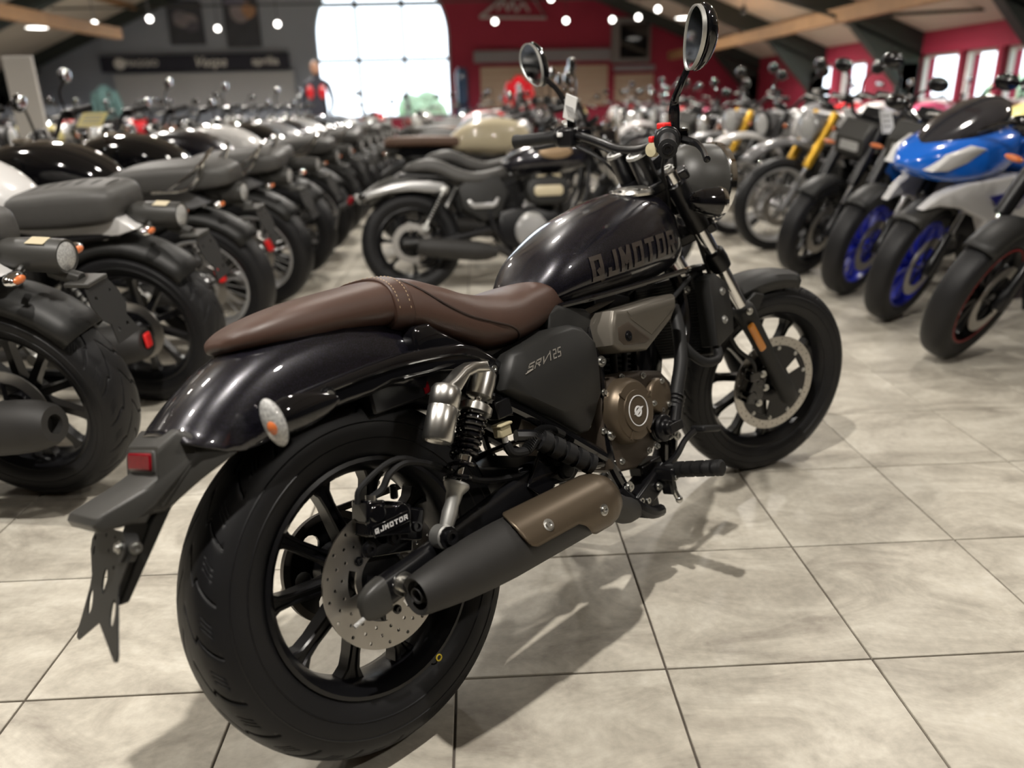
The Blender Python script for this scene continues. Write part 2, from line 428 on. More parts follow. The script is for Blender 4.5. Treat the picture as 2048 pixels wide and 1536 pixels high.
# side walls, near wall
def wall_box(name, c, s, m): return structure(MB().box(c, s).build(name, m, smooth=0))
wall_box('wall_left', (XL - .15, (YN+YF)/2, 1.0), (.3, YF - YN, 2.2), GREY)
wall_box('wall_front', ((XL+XR)/2, YN - .15, 2.8), (XR - XL + .6, .3, 6.0), DARKW)
wins = [(8.75, 9.45), (9.55, 10.35), (10.42, 11.5), (13.2, 14.3), (14.6, 15.7)]
def XW(y, z, t): return (XR + t, y, z)
wall_box('wall_right_near', (XR + .15, (YN + 7.0)/2, 1.0), (.3, 7.0 - YN, 2.2), DARKW)
structure(MB().plate([(7.0, -.1), (YF, -.1), (YF, 2.05), (7.0, 2.05)], [[(a, .92), (b, .92), (b, 1.62), (a, 1.62)] for a, b in wins], XW, 0, .3).build('wall_right', REDW, smooth=0))
WFR = mat('white window frame', (0.7, 0.7, 0.68), rough=0.4)
for k, (a, b) in enumerate(wins):
    w_ = structure(MB().plate([(a, .92), (b, .92), (b, 1.62), (a, 1.62)], [[(a + .05, .97), (b - .05, .97), (b - .05, 1.57), (a + .05, 1.57)]], XW, .1, .16).build('window_%d' % (k + 2), WFR, smooth=0))
    MB().box((XR + .13, (a+b)/2, 1.27), (.006, b - a - .06, .64)).build('pane', GLASS, w_, smooth=0)
# roof: two slopes, portal frames, timber
for s, nm in ((-1, 'left'), (1, 'right')):
    xe = XL - .3 if s < 0 else XR + .3
    structure(MB().loft([[(RX, y, RZ), (xe, y, slope(xe)), (xe, y, slope(xe) + .2), (RX, y, RZ + .2)] for y in (YN - .3, YF + .3)]).build('ceiling_' + nm, CEIL, smooth=0))
nt_ = 0
def trim(mb, m, label):
    global nt_
    nt_ += 1
    o = structure(mb.build('trim_%d' % nt_, m, smooth=0)); o['label'] = label; return o
for y in (4.5, 8.0, 11.5, 15.0, 18.75):
    for s in (-1, 1):
        xe = XL if s < 0 else XR
        d = .34 if y < 18 else .26
        rings = []
        for x in (RX, xe):
            zt = slope(x) - .005
            rings.append([(x, y - .09, zt), (x, y + .09, zt), (x, y + .09, zt - d), (x, y - .09, zt - d)])
        mb = MB().loft(rings)
        mb.box((xe - s*.14, y, 0.75), (.28, .18, 1.5))
        mb.loft([[(xe - s*.02, y - .09, slope(xe) - .3), (xe - s*.02, y + .09, slope(xe) - .3), (xe - s*.02, y + .09, .9), (xe - s*.02, y - .09, .9)],
                 [(xe - s*1.1, y - .09, slope(xe - s*1.1) - .3), (xe - s*1.1, y + .09, slope(xe - s*1.1) - .3), (xe - s*1.1, y + .09, slope(xe - s*1.1) - .36), (xe - s*1.1, y - .09, slope(xe - s*1.1) - .36)]])
        trim(mb, STEELB, 'dark green steel roof frame under the %s slope' % ('left' if s < 0 else 'right'))
trim(MB().box((4.8, 12.6, 2.02), (.12, 12.0, .17)), WOOD, 'orange brown timber beam running along the right slope')
trim(MB().box((-6.0, 10.6, 2.32), (.14, 6.0, .17)), WOOD, 'orange brown timber beam running along the left slope')
for x in (5.9, 3.0, -4.6, -7.6, 1.2):
    trim(MB().box((x, (YN+YF)/2, slope(x) - .06), (.09, YF - YN, .1)), WOOD, 'timber purlin under the ceiling')
for x0, z0, x1, z1 in ((4.8, 2.0, 6.7, 2.6), (4.8, 2.0, 3.4, 2.4)):
    trim(MB().tube([(x0, 9.5, z0), (x1, 9.5, min(z1, slope(x1)))], .025, 6, 1), STEELB, 'thin steel tie rod beside the timber beam')
# ground outside the windows
GRASS = mat('outdoor grass', (0.22, 0.42, 0.14), rough=0.9, vary=0.3, vscale=3)  # plain green, varied at random
g1 = structure(MB().box((-2, 45, -.3), (90, 50, .2)).build('ground_outside', GRASS, smooth=0))
g2 = structure(MB().box((32, 5, -.3), (48, 60, .2)).build('ground_beside', GRASS, smooth=0))
for o, l in ((g1, 'grass outside the arched window'), (g2, 'grass outside the low side windows')): o['label'] = l
LEAF = mat('hedge leaves', (0.40, 0.56, 0.36), rough=0.8, vary=0.5, vscale=14)
def hedge(c, r, label):
    rnd = random.Random(int(c[0]*10 + c[1]))
    mb = MB()
    for k in range(14):
        q = rnd.random()*2*PI; e = rnd.random()
        mb.ell((c[0] + r[0]*.6*e*math.cos(q), c[1] + r[1]*.6*e*math.sin(q), c[2] + r[2]*(rnd.random() - .5)), (r[0]*.45, r[1]*.45, r[2]*.5), 8, 6)
    return tag(mb.build('hedge', LEAF), label, 'hedge', 'hedges outside the windows')
hedge((-1.35, 22, .55), (.9, .7, .9), 'round green bush outside the arched window')
hedge((11, 10.2, .5), (.9, 2.2, .9), 'green hedge outside the near pair of side windows')
hedge((11, 14.5, .5), (.9, 2.2, .9), 'green hedge outside the far pair of side windows')

# ------------------------------------------------------------------ wall fittings
def label_box(name, c, s, m, label, cat, bev=.004): return tag(MB().box(c, s).build(name, m, smooth=0, bev=bev), label, cat)
SIGN = mat('blue black sign board', (0.018, 0.02, 0.036), rough=0.6)
sg = empty('fascia_sign', 'long dark fascia board with three white names on grey wall', 'sign')
MB().box((-6.5, YF - .06, 2.11), (4.4, .1, .36)).build('board', SIGN, sg, smooth=0)
for s_, x, sz, sh in (('PIAGGIO', -7.75, .2, 0), ('Vespa', -6.15, .32, .3), ('aprilia', -4.85, .26, 0)):
    lettering('lettering', s_, sz, lambda u, v, x=x: (x + u, YF - .112, 2.11 + v), LWHT, sg, shear=sh)
MB().lathe((-8.25, YF - .11, 2.11), (0, -1, 0), [(.13, 0), (.13, .015), (.09, .018)], 20).build('emblem', LWHT, sg)
tag(MB().box((-6.3, YF - .12, 1.5), (4.2, .2, .75)).build('display_rack', mat('pale grey rack', (0.33, 0.34, 0.36), rough=.6, vary=.1), smooth=0),
    'pale grey accessory rack below the long dark fascia board', 'rack')
POST = []
def poster(x0, x1, z0, z1, cols, label):
    p = empty('poster', label, 'poster', 'posters on the grey gable wall')
    MB().box(((x0+x1)/2, YF - .03, (z0+z1)/2), (x1 - x0, .04, z1 - z0)).build('backing', mat('poster dark', (.05, .055, .07), rough=.5, vary=.4, vscale=4), p, smooth=0)
    rnd = random.Random(len(label))
    for c in cols:
        mm = mat('poster tone %.2f %.2f' % (c[0], c[2]), c, rough=.5, vary=.5, vscale=5)
        w, h = (x1-x0)*(.25 + .3*rnd.random()), (z1-z0)*(.1 + .15*rnd.random())
        MB().ell((x0 + (x1-x0)*(.3 + .4*rnd.random()), YF - .052, z0 + (z1-z0)*(.25 + .5*rnd.random())), (w/1.5, .004, h/1.2), 14, 8).build('print', mm, p)
poster(-7.0, -6.2, 2.5, 3.42, [(.18, .17, .2), (.1, .1, .13), (.22, .2, .22)], 'dark poster with grey picture left on the grey wall')
poster(-5.7, -4.9, 2.42, 3.7, [(.25, .22, .24), (.35, .2, .12), (.14, .14, .2)], 'dark poster with orange spot beside the arched window')
# metal outline logo on the crimson wall
lg = empty('wall_logo', 'pale metal mountain-shaped outline emblem high on the crimson wall', 'emblem')
LM = mat('pale metal outline', (0.42, 0.38, 0.40), rough=.5)
MB().tube([(.28, YF - .05, 2.97), (1.85, YF - .05, 2.93), (1.45, YF - .05, 3.5), (1.2, YF - .05, 3.35), (.95, YF - .05, 3.45), (.28, YF - .05, 2.97)], .035, 6, 1).build('outline', LM, lg)
MB().tube([(.7, YF - .05, 3.1), (.85, YF - .05, 3.3), (.95, YF - .05, 3.1), (1.05, YF - .05, 3.3), (1.15, YF - .05, 3.08), (1.3, YF - .05, 3.25), (1.45, YF - .05, 3.07)], .03, 6, 4).build('flourish', LM, lg)
tv = empty('wall_monitor', 'dark square wall monitor in grey frame on crimson wall', 'monitor')
MB().box((3.9, YF - .05, 2.4), (.95, .08, 1.0)).build('frame', mat('grey monitor frame', (.16, .15, .15), rough=.5), tv, smooth=0, bev=.01)
MB().box((3.97, YF - .1, 2.38), (.68, .03, .76)).build('screen', GLB, tv, smooth=0)
pw = empty('slatwall_display', 'tan slatwall display panel with grey header on crimson wall', 'panel')
MB().box((1.75, YF - .06, 2.1), (3.3, .1, .26)).build('header', mat('grey header', (.2, .19, .21), rough=.6), pw, smooth=0)
for k in range(6): MB().box((1.8, YF - .05, 1.02 + k*.155), (3.1, .07, .145)).build('slat', mat('tan slatwall', (.36, .27, .2), rough=.6, vary=.1), pw, smooth=0, bev=.004)
pw2 = empty('slatwall_display', 'short tan display panel under the wall monitor', 'panel')
for k in range(4): MB().box((4.0, YF - .05, 1.1 + k*.155), (.95, .07, .145)).build('slat', MATS['tan slatwall'], pw2, smooth=0, bev=.004)
MB().box((4.0, YF - .06, 1.78), (1.0, .1, .12)).build('header', MATS['grey header'], pw2, smooth=0)
wc = empty('water_cooler', 'dark blue water cooler beside the arched window', 'cooler')
MB().box((-.2, YF - .3, .5), (.36, .4, 1.0)).build('body', mat('navy cabinet', (.02, .03, .07), rough=.4), wc, smooth=0, bev=.02)
MB().lathe((-.2, YF - .3, 1.0), (0, 0, 1), [(.04, 0), (.14, .05), (.15, .15), (.14, .3), (.15, .45), (.15, .75), (.1, .86)], 18).build('bottle', mat('blue bottle', (.03, .06, .12), rough=.15, coat=.5), wc)
label_box('white_screen', (-3.72, 5.93, .76), (.24, .04, 1.52), OFFW, 'plain off white display screen at the far left edge', 'screen')
label_box('counter', (-9.6, 17.6, .6), (1.6, .6, 1.2), GREY, 'grey counter standing before the grey wall', 'counter', .02)

# ------------------------------------------------------------------ lamps
EMIT = mat('lamp glow', (1, 1, 1), emit=(1.0, 0.95, 0.88), estr=6)
CAN = mat('black lamp can', (.02, .02, .02), rough=.5)
def spot_lamp(x, y, z, aim, label, r=.045, power=0, size=.12, col=(1, .945, .87), grp='track spot lamps under the roof', angle=150):
    e = empty('spot_lamp', label, 'lamp', grp)
    p = np.array([x, y, z]); d = np.array(aim, float) - p; d /= np.linalg.norm(d)
    MB().lathe(p, d, [(r*.5, -.12), (r*.9, -.1), (r, 0), (r*.93, .001), (r*.9, -.01)], 18).build('can', CAN, e)
    MB().lathe(p, d, [(r*.88, -.006), (r*.5, -.004), (.001, -.003)], 18).build('bulb', EMIT, e)
    zt = slope(x) - .02
    MB().tube([(x, y, z + .08), (x, y, zt)], .008, 6, 1).build('stem', CAN, e)
    if power:
        L = bpy.data.lights.new('lamp light', 'SPOT'); L.energy = power; L.color = col; L.spot_size = math.radians(angle); L.spot_blend = .6
        L.shadow_soft_size = size
        lo = bpy.data.objects.new('lamp_light', L); COL.objects.link(lo); lo.parent = e
        lo.matrix_world = Matrix.Translation(Vector(p + d*.03)) @ Vector(d).to_track_quat('-Z', 'Y').to_matrix().to_4x4()
    return e
spot_lamp(-.30, -.62, 3.25, (.2, .25, .2), 'track spot lamp overhead behind the camera', power=260, size=.045, angle=120)
spot_lamp(-2.3, .05, 3.1, (.3, .3, .3), 'track spot lamp overhead left of the brown-seated cruiser', power=150, size=.06, angle=120)
spot_lamp(2.4, -1.2, 3.0, (1.2, 1.5, .2), 'added fill lamp overhead right of the camera', power=60, size=.08, angle=130)  # added fill light, softens the shade left by the two key lamps
ORD = ['first', 'second', 'third', 'fourth', 'fifth', 'sixth', 'seventh', 'eighth', 'ninth', 'tenth', 'eleventh', 'twelfth', 'thirteenth',
       'fourteenth', 'fifteenth', 'sixteenth', 'seventeenth', 'eighteenth', 'nineteenth', 'twentieth', 'twenty-first', 'twenty-second', 'twenty-third', 'twenty-fourth']
k = 0
for y in (2.6, 6.4, 10.2, 14.0):
    for x in (-7.0, -3.6, -.4, 2.6, 5.0):
        k += 1
        spot_lamp(x, y, min(3.3, slope(x) - .25), (x, y, 0), 'downward track lamp, %s counting from the front left of the hall' % ORD[k - 1], power=75 if y < 5 else 190 if y < 9 else 300, size=.12, angle=160, grp='downward hall lamps')
far = [(-7.0, 15.07, 2.62), (-3.71, 15.55, 2.6), (-5.01, 16.0, 2.58), (-5.65, 14.2, 2.6), (.55, 15.9, 2.6), (2.0, 16, 2.6), (2.95, 16, 2.6), (3.4, 15.6, 2.6), (3.7, 15.2, 2.7), (1.65, 15.5, 2.95)]
for k, (x, y, z) in enumerate(far):
    spot_lamp(x, y, z, (x*.9, 4, 1.0), '%s small glowing track spot from the left, before the gable wall' % ORD[k], r=.06, grp='glowing spots near the gable wall')
trim(MB().tube([(-8, 15.6, 2.95), (4.6, 15.6, 2.95)], .02, 6, 1), CAN, 'black lighting track before the gable wall')
for x, y, l in ((-8.34, 15.6, 'flat glowing disc lamp at the far left'), (4.48, 16.15, 'flat glowing disc lamp under the right slope')):
    e = empty('disc_lamp', l, 'lamp')
    MB().lathe((x, y, 2.62), (0, 0, -1), [(.12, -.05), (.2, -.03), (.21, 0), (.19, .002)], 24).build('housing', OFFW, e)
    MB().lathe((x, y, 2.617), (0, 0, -1), [(.185, 0), (.1, .006), (.002, .008)], 24).build('diffuser', EMIT, e)
    MB().tube([(x, y, 2.65), (x, y, slope(x) - .02)], .01, 6, 1).build('stem', CAN, e)
# ------------------------------------------------------------------ wheels and tyres
def tyre_profile(R, Wd, rb):
    w = Wd/2; h = R - rb
    return [(0.0, R), (.30*w, R - .012*h), (.56*w, R - .05*h), (.76*w, R - .13*h), (.90*w, R - .25*h), (.975*w, R - .39*h),
            (1.0*w, R - .53*h), (.97*w, R - .70*h), (.885*w, R - .86*h), (.80*w, R - .95*h), (.75*w, R - 1.0*h)]
def tyre(cx, cz, R, Wd, rb, na, per, groove=0.0, sub=4):
    half = catmull(tyre_profile(R, Wd, rb), sub)
    prof = np.array([(-p[0], p[1]) for p in reversed(half[1:])] + [(p[0], p[1]) for p in half]); m = len(prof)
    if groove:   # mesh columns run along the zigzag grooves
        cols = [0, .010, .020, .088, .098, .108, .2, .3, .4, .47, .475, .505, .51, .57, .575, .605, .61, .67, .675, .705, .71, .8, .9]
        dep = [0, 0, 0, 0, 0, 0] + [0]*17; dep[2] = dep[3] = 1.0; dep[1] = dep[4] = .10
        sipe = [0]*9 + [0, 1, 1, 0, 0, 1, 1, 0, 0, 1, 1, 0, 0, 0]
        A = np.array([(k + c)/per*2*PI for k in range(per) for c in cols]); D = np.array(dep*per); SP = np.array(sipe*per)
    else: A = np.arange(na)*2*PI/na; D = SP = np.zeros(na)
    n = len(A); s = np.clip(prof[:, 0]/(Wd/2)/.93, -1.3, 1.3); sr = np.abs(s)
    sr = np.where(prof[:, 1] < rb + .46*(R - rb), 1.3, sr)
    zig = np.interp(sr, [0, .12, .45, .54, .62, .95, 1.3], [0, 0, .62, .50, .62, .98, .98])
    zig = zig + np.interp(s, [-.1, .1], [0, .5])
    Rr = np.repeat(prof[None, :, 1], n, 0); Y = np.repeat(prof[None, :, 0], n, 0)
    if groove:
        on = np.interp(sr, [.10, .13, .92, .95], [0, 1, 1, 0]); on2 = np.interp(sr, [.68, .70, .86, .88], [0, 1, 1, 0])
        Rr = Rr - groove*(D[:, None]*on[None, :] + .5*SP[:, None]*on2[None, :])
        AA = A[:, None] + zig[None, :]/per*2*PI
    else: AA = np.repeat(A[:, None], m, 1)
    V = np.stack([cx + Rr*np.cos(AA), Y, cz + Rr*np.sin(AA)], -1).reshape(-1, 3)
    f = []
    for i in range(n):
        a0, a1 = i*m, ((i + 1) % n)*m
        for j in range(m - 1): f.append((a0 + j, a1 + j, a1 + j + 1, a0 + j + 1))
    mb = MB(); mb.v = [tuple(p) for p in V.tolist()]; mb.f = f
    for s_ in (-1, 1):     # moulded rings on the sidewall
        for q in (.34, .60):
            r = rb + q*(R - rb); y = np.interp(r, prof[m//2:, 1][::-1], prof[m//2:, 0][::-1])
            mb.ring((cx, s_*(y - .0006), cz), (0, 1, 0), [(r - .0018, 0), (r, s_*.0022), (r + .0018, 0), (r, -s_*.002)], 96 if groove else 40)
    return mb
def rim_mb(cx, cz, r, hw, n=64):
    p = [(r - .003, -hw), (r + .001, -hw - .004), (r - .006, -hw - .006), (r - .012, -hw + .002), (r - .021, -hw + .014), (r - .025, -hw*.4), (r - .025, hw*.4),
         (r - .021, hw - .014), (r - .012, hw - .002), (r - .006, hw + .006), (r + .001, hw + .004), (r - .003, hw), (r - .014, hw*.6), (r - .017, 0), (r - .014, -hw*.6)]
    return MB().ring((cx, 0, cz), (0, 1, 0), p, n)
def spoke_mb(r0, r1, wid=.011, dep=.017):
    rings = []
    for r, hw, hd in ((r0, wid*1.4, dep*1.5), (r0 + .25*(r1-r0), wid*1.05, dep*1.15), (r0 + .7*(r1-r0), wid*.95, dep*.95), (r0 + .86*(r1-r0), wid*1.15, dep*.95), (r1 - .006, wid*1.9, dep*1.0), (r1 + .004, wid*2.7, dep*1.05)):
        b = .003
        rings.append([(r, -hd, -hw + b), (r, -hd, -hw*.45), (r, -hd + .004, -hw*.3), (r, -hd + .004, hw*.3), (r, -hd, hw*.45), (r, -hd, hw - b), (r, -hd + b, hw), (r, hd, hw), (r, hd, -hw), (r, -hd + b, -hw)])
    return MB().loft(rings)
def disc_mb(cx, cz, y, R, rin, rings, nh, hr, slots, th=.004, slot_r=None):
    holes = [circle(0, 0, rin, 40)]
    for k in range(nh):
        for q, r in enumerate(rings):
            a = 2*PI*(k + q/len(rings) + .1*q)/nh
            holes.append(circle(r*math.cos(a), r*math.sin(a), hr, 8))
    if slots:
        n, ra, rb, wd = slots
        for k in range(n):
            a = 2*PI*(k + .3)/n; L = []
            for t in np.linspace(-wd, wd, 7): L.append((rb*math.cos(a + t), rb*math.sin(a + t)))
            for t in np.linspace(wd, -wd, 7): L.append((ra*math.cos(a + t), ra*math.sin(a + t)))
            holes.append(L)
    return MB().plate(circle(0, 0, R, 72), holes, lambda u, v, t: (cx + u, y + t, cz + v), -th/2, th/2)
def bolts(name, pts, d, r, h, m, parent, M=None):
    for p in pts: bolt(MB(), p, d, r, h).build(name, m, parent, M=M)
def bolt(mb, p, d, r=.006, h=.005, n=6):
    d = np.array(d, float)/np.linalg.norm(d); p = np.array(p, float)
    mb.lathe(p, d, [(r*1.45, 0), (r*1.45, h*.3), (r, h*.32), (r*.96, h), (r*.55, h), (r*.5, h*.6), (.0005, h*.6)], 12)
    return mb

# ------------------------------------------------------------------ the black cruiser in the foreground
HL, HRR, HRF = 1.428, 0.3065, 0.2872
hero = empty('motorcycle', 'glossy black cruiser with brown leather seat in the foreground', 'motorcycle')
_O = (-0.0947, -0.12783, 0.00684)
_B = ((0.72334522, 0.69048652, 0.00021653), (-0.66080251, 0.6923395, -0.28983798), (-0.20027914, 0.20950984, 0.9570757))
hero.matrix_world = Matrix(((_B[0][0], _B[1][0], _B[2][0], _O[0]), (_B[0][1], _B[1][1], _B[2][1], _O[1]), (_B[0][2], _B[1][2], _B[2][2], _O[2]), (0, 0, 0, 1)))
RAKE = 0.555
AX = Vector((-math.sin(RAKE), 0, math.cos(RAKE)))
A0 = Vector((HL + .1, 0, 0))
ST = Matrix.Translation(A0) @ Matrix.Rotation(-0.4925, 4, AX) @ Matrix.Translation(-A0)
H = hero
# rear wheel
rw = rim_mb(0, HRR, .2035, .056)
rw.lathe((0, -.075, HRR), (0, 1, 0), [(.03, 0), (.046, .006), (.046, .03), (.036, .05), (.034, .10), (.05, .12), (.05, .15)], 32)
rwo = rw.build('rear_wheel', SAT, H)
sp = spoke_mb(.038, .181).mesh('spoke', SAT)
for k in range(10):
    o = bpy.data.objects.new('spoke', sp); COL.objects.link(o); o.parent = rwo
    o.matrix_basis = Matrix.Translation((0, 0, HRR)) @ Matrix.Rotation(2*PI*(k + .18)/10, 4, 'Y')
tyre(0, HRR, HRR, .1405, .2005, 900, 22, .007, 9).build('tyre', RUB, rwo, smooth=50)
disc_mb(0, HRR, -.0798, .1187, .047, (.083, .096, .109), 18, .0032, (5, .058, .073, .32)).build('brake_disc', STE, rwo, smooth=20, label='drilled steel brake disc')
bolts('disc_bolt', [(.062*math.cos(2*PI*(k + .82)/5), -.082, HRR + .062*math.sin(2*PI*(k + .82)/5)) for k in range(5)], (0, -1, 0), .0055, .006, GLB, rwo)
out = []
for k in range(86):
    a = 2*PI*k/86; r = .098 if k % 2 else .091; out.append((r*math.cos(a), r*math.sin(a)))
MB().plate(out, [circle(.065*math.cos(t), .065*math.sin(t), .017, 12) for t in np.arange(6)*PI/3], lambda u, v, t: (u, .088 + t, HRR + v), -.003, .003).build('sprocket', SAT, rwo)
ch = MB()
for s in (1, -1): ch.tube([(0, .088, HRR + s*.098), (.62, .088, HRR + .03 + s*.036)], .007, 6, 1)
ch.ring((0, .088, HRR), (0, 1, 0), [(.09, -.006), (.103, -.006), (.103, .006), (.09, .006)], 60)
ch.build('chain', mat('chain steel', (.12, .11, .1), rough=.4, metal=.8), H)
# valve mark
MB().ring((0.068, -.0708, .118), (0, 1, 0), [(.0045, -.001), (.0065, -.001), (.0065, .001), (.0045, .001)], 16).build('tyre_mark', YEL, rwo)
# front wheel
fw = rim_mb(HL, HRF, .2085, .036)
fw.lathe((HL, -.055, HRF), (0, 1, 0), [(.026, 0), (.032, .004), (.028, .03), (.026, .055), (.028, .09), (.034, .11)], 28)
fwo = fw.build('front_wheel', SAT, H, M=ST)
sp = spoke_mb(.028, .186, .0095, .014).mesh('spoke', SAT)
for k in range(10):
    o = bpy.data.objects.new('spoke', sp); COL.objects.link(o); o.parent = fwo
    o.matrix_basis = ST @ Matrix.Translation((HL, 0, HRF)) @ Matrix.Rotation(2*PI*(k + .35)/10, 4, 'Y')
tyre(HL, HRF, HRF, .1055, .2055, 480, 26, .0035, 6).build('tyre', RUB, fwo, M=ST, smooth=50)
disc_mb(HL, HRF, -.0605, .14, .112, (.119, .126, .133), 22, .0024, None).build('brake_disc', STE, fwo, M=ST, smooth=20, label='drilled steel brake ring')
MB().plate(circle(0, 0, .114, 48), [circle(0, 0, .02, 16)] + [[(r*math.cos(a + t), r*math.sin(a + t)) for r, t in ((.055, -.22), (.1, -.2), (.1, .2), (.055, .22))] for a in np.arange(5)*2*PI/5 + .5],
           lambda u, v, t: (HL + u, -.0605 + t, HRF + v), -.003, .003).build('disc_carrier', SAT, fwo, M=ST, smooth=20)
bolts('disc_bolt', [(HL + .106*math.cos(2*PI*(k + .3)/10), -.063, HRF + .106*math.sin(2*PI*(k + .3)/10)) for k in range(10)], (0, -1, 0), .0042, .004, ZINC, fwo, ST)
# fork
FD = np.array([-.502, 0, .865]); FA = np.array([1.436, 0, .275])
for s in (-1, 1):
    y = s*.105; p = lambda t, dy=0: tuple(FA + FD*t + np.array([0, y + dy, 0]))
    leg = MB().lathe(p(-.02), FD, [(.022, -.012), (.026, 0), (.026, .05), (.021, .1), (.023, .18), (.026, .28), (.029, .30), (.030, .335), (.026, .345), (.021, .35)], 24)
    lo = leg.build('fork_leg', MPL, H, M=ST)
    MB().cyl(p(.30), p(.76), .0188, n=24).build('fork_tube', CHR, H, M=ST)
    MB().lathe(p(.455), FD, [(.022, 0), (.028, .004), (.030, .03), (.028, .055), (.022, .06)], 24).build('fork_collar', SAT, H, M=ST)
    MB().lathe(p(.585), FD, [(.021, 0), (.027, .003), (.027, .14), (.021, .145)], 24).build('fork_cover', SAT, H, M=ST)
    bolt(MB(), p(.765), FD, .012, .008).build('fork_cap', ZINC, H, M=ST)
    bolt(MB(), p(.315, s*.028), (0, s, 0), .007, .006).build('fork_bolt', ZINC, lo, M=ST)
    bolt(MB(), tuple(np.array([HL, s*.112, HRF])), (0, s, 0), .013, .012).build('axle_nut', ZINC, lo, M=ST)
    R_ = Matrix.Rotation(-.526, 3, 'Y')
    MB().box((1.301, s*.137, .472), (.022, .012, .095), R_).build('side_reflector', AMB, lo, M=ST, bev=.006, label='amber side reflector')
for t, th, nm in ((.575, .03, 'lower_yoke'), (.735, .028, 'top_yoke')):
    c = FA + FD*t; out = [(-.075, -.06), (.03, -.13), (.045, -.105), (.03, -.07), (.0, -.05), (.0, .05), (.03, .07), (.045, .105), (.03, .13), (-.075, .06)]
    d_, u_, w_ = FD, np.array([.865, 0, .502]), np.array([0, 1, 0])
    MB().plate(out, [], lambda a, b, q: tuple(c + u_*a + w_*b + d_*q), -th/2, th/2).build(nm, SAT, H, M=ST, bev=.006)
ring = []
fb = MB(); rings = []
for k in range(17):
    a = math.radians(73 + 58*k/16); r = .322 + .008*k/16
    w = .058 + .004*math.sin(PI*k/16)
    rr = [(-w, -.045), (-w*1.0, -.02), (-w*.8, -.006), (-w*.4, 0), (0, .002), (w*.4, 0), (w*.8, -.006), (w, -.02), (w, -.045)]
    rings.append([(HL + (r + q)*math.cos(a), y, HRF + (r + q)*math.sin(a)) for y, q in rr])
fo = fb.loft(rings, cap=False, closed=False).build('front_fender', MPL, H, M=ST)
sd = fo.modifiers.new('thickness', 'SOLIDIFY'); sd.thickness = .004
for s in (-1, 1):
    MB().plate([(1.375, .565), (1.345, .575), (1.27, .525), (1.30, .50), (1.345, .51), (1.365, .545)], [], lambda x, z, t: (x, s*(.062 + t), z), 0, .014).build('fender_bracket', MPL, fo, M=ST, bev=.003)
# front caliper
mb = MB().box((1.335, -.078, .30), (.05, .05, .085), Matrix.Rotation(.25, 3, 'Y')).box((1.325, -.095, .345), (.035, .03, .03)).cyl((1.318, -.105, .285), (1.318, -.05, .285), .016).cyl((1.345, -.105, .32), (1.345, -.05, .32), .014)
mb.box((1.37, -.085, .345), (.06, .022, .03), Matrix.Rotation(-.5, 3, 'Y'))
co = mb.build('front_caliper', GLB, H, M=ST, bev=.004)
bolts('caliper_bolt', ((1.352, -.104, .345), (1.365, -.1, .30), (1.34, -.104, .26)), (0, -1, 0), .007, .007, ZINC, co, ST)
MB().tube([(1.33, -.1, .35), (1.30, -.12, .40), (1.24, -.12, .46), (1.19, -.11, .60), (1.12, -.1, .80), (1.03, -.1, .93)], .0055, 8).build('brake_hose', RUB2, co, M=ST)
# headlamp
hc = np.array([1.185, 0, .885]); hd = np.array([.985, 0, -.17])
ho = MB().lathe(hc, hd, [(.012, -.075), (.05, -.066), (.078, -.045), (.094, -.01), (.098, .03), (.099, .06)], 40).build('headlamp', GPL, H, M=ST)
MB().lathe(hc, hd, [(.098, .052), (.104, .056), (.105, .07), (.098, .075), (.094, .07)], 40).build('headlamp_rim', CHR, ho, M=ST)
MB().lathe(hc, hd, [(.095, .066), (.07, .078), (.03, .084), (.001, .085)], 32).build('lens', CLR, ho, M=ST)
MB().box((1.105, 0, .86), (.05, .12, .09)).build('headlamp_bracket', SAT, H, M=ST, bev=.008)
for s in (-1, 1):
    io = MB().lathe((1.085, s*.155, .862), (.98, 0, -.16), [(.006, -.01), (.02, .0), (.031, .03), (.036, .06), (.036, .072)], 24).build('indicator', GLB, H, M=ST)
    MB().lathe((1.085, s*.155, .862), (.98, 0, -.16), [(.036, .07), (.038, .074), (.036, .082)], 24).build('bezel', CHR, io, M=ST)
    MB().lathe((1.085, s*.155, .862), (.98, 0, -.16), [(.034, .08), (.02, .088), (.001, .09)], 24).build('lens', CLR, io, M=ST)
    MB().cyl((1.1, s*.09, .865), (1.1, s*.14, .862), .009).build('stalk', GLB, io, M=ST)
